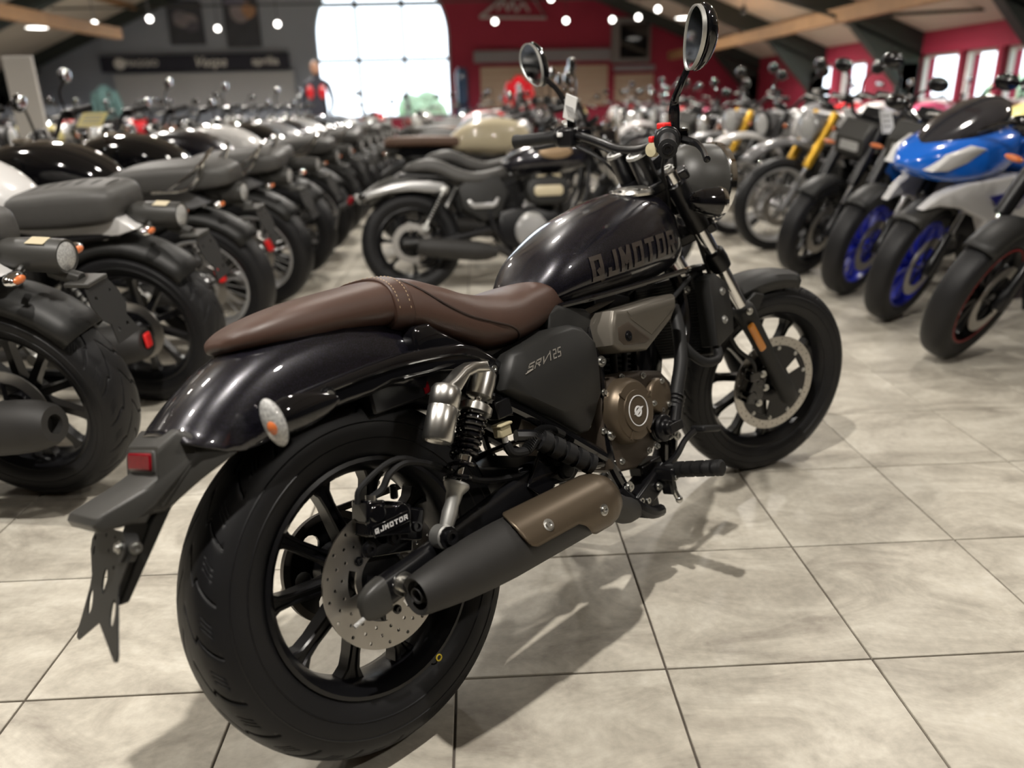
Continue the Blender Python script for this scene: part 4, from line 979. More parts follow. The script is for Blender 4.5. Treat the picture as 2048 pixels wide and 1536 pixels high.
MB().tube([(-.03, -.108, .45), (-.015, -.11, .475), (.06, -.118, .497), (.14, -.115, .45), (.25, -.105, .385)], .005, 8).build('sensor_lead', RUB2, cl)
# exhaust
ex = MB(); ma, mb_ = np.array([-.012, -.178, .2915]), np.array([.455, -.170, .272])
prof = [(.001, .018), (.010, .018), (.0105, .001), (.013, .0), (.015, .016), (.0235, .016), (.024, .003), (.031, -.002), (.0335, .003), (.040, .045), (.046, .09), (.0505, .15), (.0525, .20), (.0525, .42), (.048, .455), (.036, .475), (.027, .49)]
exo = ex.lathe(ma, mb_ - ma, prof, 48).build('muffler', MUF, H, smooth=50)
hd_ = MB(); rings = []
dx_, _, _ = basis(mb_ - ma); dx_ = np.array(dx_)
nx = 48; Vv = []; Ff = []
for i in range(nx + 1):
    x = .192 + (.478 - .192)*i/nx; t = (x - ma[0])/(mb_[0] - ma[0]); c = ma + (mb_ - ma)*t
    r = np.interp(x, [.19, .43, .455, .478], [.0565, .0565, .0535, .043])
    lo = np.interp(x, [.192, .196, .203, .214, .33, .35, .370, .385, .44, .478], [34, 19, 8, 1, 1, -10, -34, -42, -42, -22])
    hi = np.interp(x, [.192, .196, .203, .215, .40, .478], [52, 70, 88, 98, 100, 95])
    for j in range(15):
        a = math.radians(lo + (hi - lo)*j/14); Vv.append((x, c[1] - r*math.cos(a), c[2] + r*math.sin(a)))
for i in range(nx):
    for j in range(14): Ff.append((i*15 + j, (i+1)*15 + j, (i+1)*15 + j + 1, i*15 + j + 1))
hs = MB().add(Vv, Ff).build('heat_shield', BRZ, exo, smooth=60, label='bronze heat shield')
sd = hs.modifiers.new('thickness', 'SOLIDIFY'); sd.thickness = .005; sd.offset = 1
for x, z, a in ((.258, .306, 25), (.405, .279, 2)):
    mb = MB()
    t = (x - ma[0])/(mb_[0] - ma[0]); c = ma + (mb_ - ma)*t; n_ = np.array([0, -math.cos(math.radians(a)), math.sin(math.radians(a))])
    p = np.array([x, c[1], c[2]]) + n_*.0600
    mb.lathe(p, n_, [(.0115, 0), (.0115, .002), (.008, .0025), (.0075, .006), (.004, .006), (.0035, .003), (.0005, .003)], 14)
    mb.build('shield_bolt', ZINC, exo)
MB().tube([(.45, -.170, .272), (.50, -.165, .245), (.57, -.14, .205), (.66, -.10, .185), (.76, -.06, .19), (.86, -.05, .24), (.90, -.05, .36), (.86, -.04, .48), (.80, -.03, .54)], [.03, .03, .029, .027, .024, .022, .021, .021, .021], 16).build('exhaust_pipe', MUF, exo)
MB().plate([(.33, .345), (.40, .42), (.46, .40), (.50, .34), (.455, .315), (.40, .325), (.375, .30)], [circle(.425, .375, .012, 12)], lambda x, z, t: (x, -.118 + t, z), -.004, .004).build('muffler_bracket', GLB, exo, bev=.002)
bolts('bracket_bolt', [(.425, -.122, .375)], (0, -1, 0), .013, .012, SAT, exo)
# pegs, pedal, tray, reservoir cup, hoses
def peg(name, p0, p1, r, n):
    p0, p1 = np.array(p0), np.array(p1); d = p1 - p0; L = np.linalg.norm(d); pr = [(r*.5, -.02), (r*.5, 0)]
    for k in range(n):
        a, b = L*k/n, L*(k + .68)/n; pr += [(r*.70, a), (r, a + .0015), (r, b), (r*.70, b + .0015)]
    pr += [(r*.70, L), (r*1.0, L + .001), (r, L + .012), (r*.7, L + .016), (.001, L + .016)]
    return MB().lathe(p0, d, pr, 22).build(name, RUB2, H)
for s in (-1, 1):
    po = peg('foot_peg', (.72, s*.185, .245), (.722, s*.285, .250), .018, 4)
    MB().box((.715, s*.165, .24), (.04, .05, .03)).box((.712, s*.16, .215), (.022, .03, .05)).build('peg_mount', SAT, po, bev=.005)
    bolt(MB(), (.705, s*.186, .232), (0, s, 0), .006, .006).build('peg_bolt', ZINC, po)
    MB().cyl((.712, s*.17, .20), (.716, s*.175, .178), .007).ell((.717, s*.176, .175), (.009, .009, .009), 10, 8).build('peg_stop', ZINC, po)
    q = peg('passenger_peg', (.375, s*.135, .428), (.460, s*.165, .352), .0215, 4)
    MB().tube([(.33, s*.12, .45), (.36, s*.13, .44), (.375, s*.135, .428)], .012, 8).build('peg_mount', SAT, q)
mb = MB().tube([(.70, -.13, .235), (.745, -.165, .262), (.785, -.175, .292), (.825, -.178, .302)], [.010, .008, .007, .008], 8)
bpo = mb.build('brake_pedal', SAT, H)
MB().box((.862, -.185, .296), (.075, .04, .016), Matrix.Rotation(.28, 3, 'Y')).build('pedal_pad', RUB2, bpo, bev=.005)
MB().box((.68, -.115, .215), (.13, .06, .05), Matrix.Rotation(-.35, 3, 'Y')).box((.665, -.125, .18), (.05, .035, .05)).box((.72, -.10, .25), (.08, .04, .03)).box((.61, -.12, .205), (.05, .03, .03)).build('foot_bracket', SAT, H, bev=.006)
bolts('bracket_bolt', ((.60, -.138, .212), (.625, -.14, .205), (.645, -.142, .198), (.69, -.148, .215), (.74, -.14, .24)), (0, -1, 0), .007, .008, ZINC, H)
MB().tube([(.585, -.125, .245), (.61, -.14, .20), (.65, -.145, .168), (.69, -.14, .158)], .014, 10).build('guard_loop', SAT, H)
cu = MB().box((.295, -.125, .470), (.028, .024, .020)).box((.296, -.126, .483), (.034, .029, .006)).build('fluid_cup', OLV, H, bev=.004)
MB().cyl((.296, -.126, .448), (.296, -.126, .461), .006).build('cup_neck', WHT, cu)
MB().box((.305, -.12, .512), (.04, .03, .035)).build('cup_cap', SAT, cu, bev=.003)
MB().tube([(.296, -.126, .446), (.305, -.128, .425), (.34, -.132, .418), (.37, -.134, .432), (.41, -.132, .436), (.45, -.125, .415)], .0095, 10).build('cup_hose', RUB2, cu)
mb = MB()
for k in range(22):
    t = k/21; p = np.array([.335 + .085*t, -.133, .420 + .022*math.sin(PI*t*.8)]); mb.lathe(p, (1, 0, .3), [(.0095, 0), (.0112, .001), (.0095, .002)], 10)
mb.build('hose_ribs', RUB2, cu)
MB().tube([(.62, .10, .22), (.66, .17, .10), (.70, .225, .004)], [.012, .011, .010], 8).box((.705, .23, .003), (.05, .03, .006)).build('side_stand', SAT, H)
lt = MB().box((.12, -.06, .595), (.12, .05, .045)).build('under_tray', SAT, H, bev=.005)
MB().box((.178, -.072, .59), (.012, .03, .02)).build('tray_mark', REDL, lt)
# paper tag on the left bar
tg = empty('paper_tag', 'white printed paper tag tied to the left handlebar of the brown-seated cruiser', 'tag')
tg.matrix_world = hero.matrix_world.copy()
MB().box((.955, .205, 1.092), (.003, .036, .066), Matrix.Rotation(.45, 3, 'X') @ Matrix.Rotation(.5, 3, 'Z')).build('tag_sheet', WHT, tg, M=ST, smooth=0)
mb = MB()
for k in range(9): mb.box((.9525, .205 + .002*k - .01, 1.070 + k*.0048), (.001, .026, .0018), Matrix.Rotation(.45, 3, 'X') @ Matrix.Rotation(.5, 3, 'Z'))
mb.build('tag_print', mat('grey print', (.25, .25, .25), rough=.6), tg, M=ST, smooth=0)
# ------------------------------------------------------------------ the other motorcycles
def smat(o, m):
    for sl in o.material_slots: sl.link = 'OBJECT'; sl.material = m
def side_tube(mb, pts, r, n=8, both=True):
    for s in ((-1, 1) if both else (1,)): mb.tube([(x, s*y, z) for x, y, z in pts], r, n)
    return mb
def make_wheel(root, nm, cx, R, Wd, rb, kind, rm, M, disc_r, na=72, dy=-.07, both=False):
    mb = rim_mb(cx, R, rb + .003, Wd*.36, 40)
    mb.lathe((cx, -.06, R), (0, 1, 0), [(.025, 0), (.035, .01), (.028, .04), (.028, .08), (.035, .11), (.025, .12)], 20)
    if kind == 'wire':
        for k in range(32):
            a = 2*PI*k/32; b = a + (.5 if k % 2 else -.5); s = 1 if (k//2) % 2 else -1
            mb.cyl((cx + .03*math.cos(b), s*.035, R + .03*math.sin(b)), (cx + (rb - .02)*math.cos(a), s*.006, R + (rb - .02)*math.sin(a)), .0022, n=5)
    else:
        n = kind
        for k in range(n):
            q = spoke_mb(.03, rb - .018, .0105 if n > 6 else .017, .015); c, s = math.cos(2*PI*k/n + .3), math.sin(2*PI*k/n + .3)
            mb.add([(cx + x*c - z*s, y, R + x*s + z*c) for x, y, z in q.v], q.f)
    wo = mb.build(nm, rm, root, M=M, smooth=40)
    tyre(cx, R, R, Wd, rb, na, 20, .004 if na > 100 else 0, 3 if na > 100 else 2).build('tyre', RUB, wo, M=M, smooth=50)
    for s in ((-1, 1) if both else (1 if dy > 0 else -1,)):
        MB().ring((cx, s*abs(dy), R), (0, 1, 0), [(disc_r, -.002), (disc_r, .002), (disc_r*.68, .002), (disc_r*.68, -.002)], 40).build('brake_disc', STE, wo, M=M)
        mb = MB()
        for k in range(5):
            a = 2*PI*k/5; mb.cyl((cx + .03*math.cos(a), s*abs(dy), R + .03*math.sin(a)), (cx + disc_r*.7*math.cos(a + .3), s*abs(dy), R + disc_r*.7*math.sin(a + .3)), .006, n=6)
        mb.build('disc_carrier', SAT, wo, M=M)
    return wo
def make_bike(c):
    g = c.get; wb, Rr, Rf = c['wb'], c['Rr'], c['Rf']
    root = bpy.data.objects.new(g('name', 'motorcycle'), None); COL.objects.link(root); root.empty_display_size = .1
    rk = g('rake', .45); ax = Vector((-math.sin(rk), 0, math.cos(rk))); a0 = Vector((wb + .1, 0, 0))
    M = Matrix.Translation(a0) @ Matrix.Rotation(g('steer', 0), 4, ax) @ Matrix.Translation(-a0)
    na = g('na', 72); dk = g('wheel', SAT)
    make_wheel(root, 'rear_wheel', 0, Rr, g('Wr', .15), Rr - g('hr', .095), g('spokes', 10), dk, None, .115, na, g('dy', -.07))
    make_wheel(root, 'front_wheel', wb, Rf, g('Wf', .115), Rf - g('hf', .085), g('spokes', 10), g('fwheel', dk), M, .145, na, -.065, g('twin', False))
    # fork
    fd = np.array([-math.sin(rk), 0, math.cos(rk)]); fa = np.array([wb, 0, Rf]); usd = g('usd', False); T = g('fork_len', .66)
    for s in (-1, 1):
        p = lambda t: tuple(fa + fd*t + np.array([0, s*.098, 0]))
        lo = MB().lathe(p(-.02), fd, [(.02, -.01), (.026, 0), (.026, .06), (.02, .1), (.021, .20 if usd else .3), (.017, .21 if usd else .31)], 16).build('fork_leg', g('leg_mat', MPL), root, M=M)
        if usd: MB().cyl(p(.18), p(.34), .019, n=14).build('fork_slider', CHR, root, M=M); MB().lathe(p(.30), fd, [(.024, 0), (.032, .01), (.033, .15), (.03, .2), (.03, T - .30)], 18).build('fork_tube', g('fork', GOLD), root, M=M)
        else: MB().cyl(p(.28), p(T), .019, n=14).build('fork_tube', g('fork', CHR), root, M=M)
    for t in (T - .2, T - .02):
        cc = fa + fd*t; MB().box(tuple(cc - np.array([.02, 0, 0])), (.07, .25, .03), Matrix.Rotation(-rk, 3, 'Y')).build('fork_yoke', g('yoke', SAT), root, M=M, bev=.008)
    hx, hz = fa[0] + fd[0]*T, fa[2] + fd[2]*T
    # front fender
    rings = []; fa0, fa1 = g('ff', (60, 135)); fr_ = Rf + g('fgap', .02)
    for k in range(13):
        a = math.radians(fa0 + (fa1 - fa0)*k/12); w = .062
        rings.append([(wb + (fr_ + q)*math.cos(a), y, Rf + (fr_ + q)*math.sin(a)) for y, q in ((-w, -.04), (-w, -.015), (-w*.6, 0), (0, .006), (w*.6, 0), (w, -.015), (w, -.04))])
    fo = MB().loft(rings, cap=False, closed=False).build('front_fender', g('ffmat', MPL), root, M=M, smooth=60)
    sd = fo.modifiers.new('thickness', 'SOLIDIFY'); sd.thickness = .004
    # frame, engine, swingarm
    fm = MB(); eh = g('eh', 1.0)
    side_tube(fm, [(wb - .36, .05, .74), (wb - .40, .10, .52), (wb - .52, .11, .33), (wb - .62, .11, .2), (.62, .11, .2), (.50, .12, .33), (.46, .12, .45), (.48, .10, .62)], .014)
    side_tube(fm, [(wb - .38, .04, .76), (.75, .06, .68), (.48, .09, .64), (.2, .09, g('rail', .66)), (-.05, .07, g('rail', .66) + .02)], .014)
    fm.cyl((hx - .05 - .03, 0, hz - .04), (hx + .02, 0, hz - .24), .03)
    fm.build('frame', g('frame', SAT), root)
    sw = MB()
    for s in (-1, 1): sw.tube([(-.05, s*.115, Rr), (.2, s*.11, Rr + .01), (.5, s*.09, .36)], .024, 10)
    sw.box((.40, 0, .345), (.06, .2, .05)); sw.build('swingarm', g('swing', SAT), root)
    en = MB().pillow([(.52, .46), (.50, .34), (.54, .25), (.70, .22), (.84, .27), (.90, .36), (.86, .44), (.72, .48)], .0, -.14, .02, 3).pillow([(.52, .46), (.50, .34), (.54, .25), (.70, .22), (.84, .27), (.90, .36), (.86, .44), (.72, .48)], .0, .14, .02, 3)
    eno = en.build('engine', g('engine', SAT), root, smooth=40)
    for s in (-1, 1): MB().lathe((.70, s*.135, .36), (0, s, 0), [(.085, 0), (.083, .02), (.07, .032), (.03, .036), (.001, .036)], 28).build('crank_cover', g('cover', ALUC), eno)
    cyl_ = MB()
    for (bx, tilt) in g('cyls', ((.78, .35),)):
        for k in range(9):
            cyl_.box((bx + math.sin(tilt)*(.02*k + .02), 0, .46 + math.cos(tilt)*(.02*k + .02)), (.135, .17, .008 if k < 7 else .02), Matrix.Rotation(tilt, 3, 'Y'))
        cyl_.box((bx + math.sin(tilt)*.1, 0, .46 + math.cos(tilt)*.1), (.10, .12, .2), Matrix.Rotation(tilt, 3, 'Y'))
    cyl_.build('cylinder', g('cylmat', ALUC), eno, bev=.002, smooth=30)
    if g('rad', True):
        ro = MB().box((wb - .42, 0, .50), (.04, .30, .26), Matrix.Rotation(.25, 3, 'Y')).build('radiator', SAT, root, bev=.006)
        for s in (-1, 1): MB().pillow([(wb - .46, .38), (wb - .36, .40), (wb - .32, .62), (wb - .43, .64)], s*.14, s*.17, .008, 2).build('radiator_shroud', g('shroud', MPL), ro)
    # exhaust
    for s in g('exh', (1,)):
        eo = MB().lathe((g('ex0', -.06), s*.185, g('exz', .36)), (1, 0, -.12), [(r_*g('mufs', 1), t_) for r_, t_ in [(.012, .03), (.02, .03), (.021, 0), (.038, .0), (.045, .012), (.055, .06), (.058, .12), (.058, .34), (.05, .40), (.025, .46)]], 28).build('muffler', g('muf', MUF), root)
        MB().tube([(g('ex0', -.06) + .42, s*.185, g('exz', .36) - .05), (.5, s*.17, .24), (.62, s*.12, .18), (.8, s*.06, .18), (.93, s*.05, .3), (.90, s*.05, .5), (.84, s*.03, .58)], .022, 10).build('exhaust_pipe', g('pipe', MUF), eo)
        if g('reflector'): MB().box((g('ex0', -.06) - .006, s*.185, g('exz', .36) + .01), (.012, .035, .055)).build('reflector', REDB, eo, bev=.006)
    if g('stand', True): MB().tube([(.60, .10, .22), (.63, .17, .1), (.66, .225, .0)], .011, 8).build('side_stand', SAT, root)
    # shocks
    for s in (-1, 1):
        b0, t0 = np.array(g('sh0', (.06, .135, .36))), np.array(g('sh1', (.22, .125, .64))); b0[1] *= s; t0[1] *= s
        d_, u_, w_ = basis(t0 - b0); L = np.linalg.norm(t0 - b0); n = 9
        so = MB().cyl(b0, t0, .009, n=8).lathe(t0, -d_, [(.02, -.01), (.028, .0), (.028, .03), (.02, .035)], 14).lathe(b0, (0, s, 0), [(.02, -.015), (.02, .015)], 14).build('shock_absorber', g('shock', ALUC), root)
        MB().tube([b0 + d_*(.05 + (L - .1)*i/(n*10)) + .024*(math.cos(2*PI*i/10)*u_ + math.sin(2*PI*i/10)*w_) for i in range(n*10 + 1)], .0045, 5, 1).build('spring', SAT, so)
    # tank, seat, covers
    to = body(c['tank'], 28, 4, g('te', .75), .42).build('fuel_tank', g('tankmat', GB), root, smooth=60)
    tz = max(p[2] for p in c['tank']); tx = [p[0] for p in c['tank'] if p[2] == tz][0]
    MB().lathe((tx + .02, 0, tz - .006), (-.08, 0, 1), [(.04, 0), (.042, .008), (.036, .014), (.001, .016)], 20).build('fuel_cap', g('cap', CHR), to)
    if g('badge'):
        x0, z0, l, h, bm_, yb = c['badge']
        for s in (-1, 1): MB().pillow([(x0 + l*math.cos(a)**1 * .5, z0 + h*.5*math.sin(a)) for a in np.arange(16)*2*PI/16], s*(yb - .03), s*yb, .01, 2).build('tank_badge', bm_, to)
    so = body(c['seat'], 32, 4, g('se', .7), .4).build('seat', g('seatmat', DGRY), root, smooth=60)
    if g('tuck'):
        x0, x1, n = c['tuck']
        for k in range(n):
            x = x0 + (x1 - x0)*k/(n - 1); z = np.interp(x, [p[0] for p in c['seat']], [p[2] for p in c['seat']]); w = np.interp(x, [p[0] for p in c['seat']], [p[3] for p in c['seat']])
            MB().tube([(x, y, z + .0005 - .35*abs(y)**2/.12) for y in np.linspace(-w*.8, w*.8, 7)], .006, 6).build('seat_rib', g('seatmat', DGRY), so)
    for s in (-1, 1):
        MB().pillow(g('cover_o', [(.30, .48), (.28, .60), (.36, .66), (.52, .66), (.58, .56), (.52, .42), (.42, .40)]), s*.06, s*.125, .015, 3).build('side_cover', g('covermat', MPL), root, smooth=45)
    # tail
    tail = g('tail', 'can')
    if tail == 'can':
        MB().pillow([(-.12, .70), (-.02, .775), (.40, .76), (.42, .70), (.20, .665), (.0, .66)], -.085, .085, .012, 3).build('tail_cowl', g('cowl', WPL), root, smooth=45)
        rings = []
        for k in range(11):
            a = math.radians(55 + 85*k/10); w = .08
            rings.append([((Rr + .035 + q)*math.cos(a), y, Rr + (Rr + .035 + q)*math.sin(a)) for y, q in ((-w, -.05), (-w, -.02), (-w*.6, 0), (0, .008), (w*.6, 0), (w, -.02), (w, -.05))])
        fo = MB().loft(rings, cap=False, closed=False).build('rear_fender', MPL, root, smooth=60); sd = fo.modifiers.new('thickness', 'SOLIDIFY'); sd.thickness = .005
        tl = MB().lathe((-.26, 0, .728), (1, 0, .05), [(.036, .004), (.043, .0), (.0445, .01), (.0445, .10), (.040, .16), (.030, .19), (.018, .205)], 32).build('tail_lamp', GPL, root)
        MB().lathe((-.258, 0, .728), (-1, 0, -.05), [(.037, 0), (.024, .006), (.001, .008)], 28).build('lens', CLR, tl)
        if g('sticker', True): MB().box((-.20, .012, .7735), (.05, .035, .002), Matrix.Rotation(-.05, 3, 'Y') @ Matrix.Rotation(-.2, 3, 'X')).build('sticker', CRM, tl, smooth=0)
        for s in (-1, 1):
            io = MB().tube([(-.165, s*.05, .715), (-.175, s*.085, .71)], .009, 8, 1).ell((-.19, s*.115, .708), (.02, .036, .018), 16, 10).build('rear_indicator', CHR, root)
            MB().ell((-.203, s*.117, .708), (.011, .022, .011), 14, 8).build('lens', ORG, io)
        pb = MB().plate([(-.045, 0), (.045, 0), (.06, .04), (.055, .08), (.035, .10), (.05, .15), (-.05, .15), (-.035, .10), (-.055, .08), (-.06, .04)], [circle(.03, .03, .005, 8), circle(-.03, .03, .005, 8), circle(.02, .12, .006, 8), circle(-.02, .12, .006, 8)],
                        lambda u, v, t: (-.315 - .35*v + t, u, .655 - v), -.002, .002).build('plate_bracket', MPL, root)
        MB().box((-.29, 0, .662), (.07, .085, .012)).tube([(-.20, 0, .69), (-.28, 0, .665)], .02, 8, 1).build('bracket_arm', GPL, pb, bev=.003)
    elif tail == 'fender':
        rings = []
        for k in range(17):
            a = math.radians(52 + 84*k/16); w = .098
            rings.append([((Rr + .10 + q)*math.cos(a), y, Rr + (Rr + .10 + q)*math.sin(a)) for y, q in ((-w, -.09), (-w, -.045), (-w*.8, -.015), (-w*.4, 0), (0, .003), (w*.4, 0), (w*.8, -.015), (w, -.045), (w, -.09))])
        fo = MB().loft(rings, cap=False, closed=False).build('rear_fender', g('fender', GPL), root, smooth=60); sd = fo.modifiers.new('thickness', 'SOLIDIFY'); sd.thickness = .005
        for s in (-1, 1):
            MB().pillow([(-.27, .565), (-.22, .60), (-.10, .632), (.02, .645), (.12, .645), (.20, .63), (.225, .60), (.21, .572), (.14, .575), (.02, .59), (-.10, .585), (-.2, .56), (-.26, .54)], s*.085, s*.125, .014, 3).build('fender_rail', g('railmat', SILP), root, smooth=45)
            io = MB().ell((-.27, s*.15, .565), (.03, .022, .022), 14, 10).tube([(-.24, s*.1, .57), (-.26, s*.14, .567)], .008, 6, 1).build('rear_indicator', GLB, root)
            MB().ell((-.292, s*.15, .563), (.014, .02, .02), 14, 8).build('lens', CLR, io)
        tl = MB().box((-.335, 0, .555), (.03, .10, .05), Matrix.Rotation(.5, 3, 'Y')).build('tail_lamp', REDL, root, bev=.01)
        MB().plate([(-.08, 0), (.08, 0), (.09, .12), (-.09, .12)], [], lambda u, v, t: (-.40 - .3*v + t, u, .52 - v), -.002, .002).tube([(-.30, 0, .56), (-.40, 0, .515)], .018, 8, 1).build('plate_bracket', MPL, root)
    else:
        body([(-.30, .80, .83, .02), (-.25, .77, .86, .06), (-.1, .72, .87, .09), (.1, .66, .84, .11), (.28, .62, .78, .12), (.34, .64, .74, .1)], 20, 4, .65).build('tail_cowl', g('cowl', GLB), root, smooth=45)
        tl = MB().box((-.29, 0, .80), (.03, .09, .03)).build('tail_lamp', REDL, root, bev=.008)
        MB().plate([(-.06, 0), (.06, 0), (.08, .2), (-.08, .2)], [], lambda u, v, t: (-.22 - .5*v + t, u, .72 - v), -.003, .003).build('plate_bracket', MPL, root)
        for s in (-1, 1): MB().ell((-.26, s*.11, .68), (.018, .035, .012), 12, 8).build('rear_indicator', ORG, root)
    # bars, mirrors, headlamp
    by = g('bar_w', .34); bz = g('bar_z', .12); bb = g('bar_x', -.13)
    hb = MB().tube([(hx - .03 + bb, -by, hz + bz), (hx - .03 + bb*.4, -by*.6, hz + bz + .01), (hx - .03, -.10, hz + .03), (hx - .03, .10, hz + .03), (hx - .03 + bb*.4, by*.6, hz + bz + .01), (hx - .03 + bb, by, hz + bz)], .012, 10).build('handlebar', g('bar', SAT), root, M=M)
    for s in (-1, 1):
        p0, p1 = np.array([hx - .03 + bb*.62, s*by*.74, hz + bz + .004]), np.array([hx - .03 + bb, s*by, hz + bz])
        MB().lathe(p0, p1 - p0, [(.026, -.01), (.026, .01), (.0175, .012), (.017, .1), (.02, .12), (.012, .126)], 14).build('grip', RUB2, hb, M=M)
        MB().box(tuple(p0 + np.array([.01, -s*.03, 0])), (.05, .05, .045)).build('switch_housing', g('sw', SAT), hb, M=M, bev=.006)
        MB().tube([tuple(p0 + np.array([.05, -s*.02, .01])), tuple(p0 + np.array([.04, s*.06, 0])), tuple(p1 + np.array([.045, s*.01, -.01]))], .006, 6).build('lever', g('lever', ALUC), hb, M=M)
        if g('mirrors', True):
            m0 = p0 + np.array([.03, -s*.02, .02]); m1 = m0 + np.array([-.02, s*.07, .14])
            mo = MB().tube([tuple(m0), tuple(m0 + np.array([0, s*.01, .09])), tuple(m1)], .0065, 8).ell(tuple(m1 + np.array([0, s*.02, .02])), (.022, .062, .042), 18, 12).build('mirror', g('mirmat', GLB), root, M=M)
            MB().ell(tuple(m1 + np.array([-.017, s*.02, .02])), (.007, .055, .036), 18, 8).build('mirror_glass', GLS, mo, M=M)
    if g('head', 'round') == 'round':
        hc = (hx + g('head_dx', .10), 0, hz - .09)
        ho = MB().lathe(hc, (1, 0, -.08), [(.012, -.09), (.05, -.085), (.08, -.05), (g('head_r', .092), 0), (g('head_r', .092) + .002, .04)], 32).build('headlamp', g('bowl', GLB), root, M=M)
        r_ = g('head_r', .092)
        MB().lathe(hc, (1, 0, -.08), [(r_, .03), (r_ + .012, .036), (r_ + .012, .055), (r_, .06), (r_ - .006, .055)], 32).build('rim', g('headrim', CHR), ho, M=M)
        MB().lathe(hc, (1, 0, -.08), [(r_ - .002, .048), (r_*.7, .066), (.001, .075)], 28).build('lens', CLR, ho, M=M)
        MB().lathe((hx - .0, 0, hz + .05), (-.5, 0, .85), [(.03, -.03), (.05, -.02), (.052, 0), (.046, .006), (.001, .006)], 24).build('gauge', SAT, root, M=M)
        for s in (-1, 1):
            io = MB().tube([(hx + .03, s*.1, hz - .09), (hx + .03, s*.15, hz - .09)], .008, 6, 1).ell((hx + .04, s*.17, hz - .09), (.026, .022, .02), 14, 8).build('indicator', g('indmat', GLB), root, M=M)
            MB().ell((hx + .057, s*.17, hz - .09), (.014, .018, .017), 12, 8).build('lens', ORG, io, M=M)
    for fn in g('extra', ()): fn(root, M)
    return root
# shapes of the kinds
TANK_R = [(.29, .74, .80, .03), (.32, .72, .84, .09), (.40, .70, .90, .13), (.53, .69, .95, .155), (.69, .68, .96, .155), (.85, .70, .93, .13), (.93, .74, .87, .07)]
SEAT_R = [(-.085, .775, .805, .05), (-.072, .75, .830, .09), (-.03, .72, .846, .118), (.10, .705, .845, .128), (.22, .70, .832, .13), (.31, .70, .818, .12), (.35, .72, .79, .08)]
KIN = {}
def rack(root, M):
    for s in (-1, 1): MB().tube([(.10, s*.12, .76), (-.08, s*.125, .78), (-.17, s*.11, .90), (-.19, s*.07, .93)], .008, 8).tube([(.02, s*.12, .77), (-.10, s*.12, .84), (-.17, s*.11, .90)], .006, 8).build('grab_rail', CHR, root)
def cal_red(root, M): MB().box((-.105, .078, .37), (.03, .03, .065), Matrix.Rotation(.3, 3, 'Y')).build('rear_caliper', REDB, root, bev=.006)
KIN['roadster'] = dict(wb=1.40, Rr=.31, Rf=.305, Wr=.155, na=240, rake=.45, tank=TANK_R, seat=SEAT_R, tuck=(-.03, .26, 6), tankmat=WPL, cowl=WPL, tail='can', exh=(1,), ex0=-.22, exz=.335, spokes=10, dy=.07, steer=.25, mufs=1.25, bar_w=.31, se=.5)
KIN['roadster_b'] = dict(KIN['roadster'], ex0=-.12, exz=.32, reflector=True)
KIN['bench'] = dict(KIN['roadster'], seat=[(-.24, .80, .82, .03), (-.225, .775, .85, .08), (-.12, .76, .87, .118), (.05, .75, .865, .128), (.2, .735, .85, .13), (.30, .73, .825, .11), (.36, .73, .79, .06)], tuck=None, tankmat=GLB, cowl=GRYP, spokes='wire', wheel=SILP, na=96, sticker=False, extra=(rack, cal_red), reflector=False, cylmat=SAT, mufs=1, ex0=-.1)
KIN['dark'] = dict(KIN['roadster'], mufs=1, mirrors=False, tuck=None, tankmat=GB, cowl=GLB, spokes=10, na=96, sticker=False, reflector=False)
def cruiser_extra(root, M):
    ao = MB().pillow([(.69, .50), (.67, .56), (.69, .62), (.75, .64), (.86, .64), (.92, .62), (.93, .56), (.91, .50), (.85, .48), (.75, .48)], -.08, -.17, .02, 3).build('air_cleaner', MPL, root, smooth=45)
    MB().pillow([(.72, .545), (.72, .575), (.735, .59), (.875, .59), (.89, .575), (.89, .545), (.875, .53), (.735, .53)], -.16, -.178, .006, 2).build('air_cleaner_plate', CRM, ao, smooth=45)
    for k, x in enumerate((.34, .52)): pass
    MB().pillow([(.33, .52), (.345, .49), (.37, .475), (.48, .475), (.505, .49), (.52, .53), (.505, .535), (.485, .505), (.37, .505), (.35, .53)], -.12, -.145, .006, 2).build('cover_strip', SILP, root, smooth=45)
    MB().lathe((.70, -.14, .335), (0, -1, 0), [(.10, 0), (.098, .02), (.08, .035), (.001, .04)], 28).build('primary_cover', SILP, root)
TANK_C = [(.55, .69, .72, .02), (.57, .68, .755, .06), (.66, .67, .81, .11), (.78, .665, .85, .14), (.92, .67, .865, .145), (1.02, .69, .85, .12), (1.08, .72, .80, .06)]
SEAT_C = [(-.02, .70, .725, .03), (.02, .69, .755, .09), (.12, .685, .775, .11), (.20, .66, .76, .12), (.28, .62, .72, .13), (.38, .61, .69, .135), (.48, .62, .70, .12), (.56, .64, .715, .09), (.59, .65, .69, .05)]
KIN['cruiser'] = dict(wb=1.44, Rr=.295, Rf=.30, Wr=.15, na=120, rake=.5, tank=TANK_C, seat=SEAT_C, tankmat=GB, badge=(.86, .775, .20, .075, TANB, .149), tail='fender', exh=(-1,), ex0=.03, exz=.275, muf=MUF, spokes=7, wheel=SAT,
    cyls=((.62, -.35), (.80, .45)), cylmat=SAT, rad=False, bar_z=.14, bar_x=-.16, extra=(cruiser_extra,), sh0=(.08, .14, .38), sh1=(.21, .13, .60), fork_len=.70, dy=-.085, cap=GLB, steer=-.2)
KIN['classic'] = dict(KIN['bench'], tankmat=CRM, seatmat=BRNS, seat=[(-.20, .78, .80, .04), (-.17, .76, .83, .1), (.0, .755, .84, .125), (.25, .75, .835, .13), (.43, .74, .82, .11), (.48, .74, .79, .06)], cowl=GLB, spokes='wire', wheel=CHR, reflector=False, exh=(-1,), extra=(), cylmat=ALUC)
NKC = [BLUP]
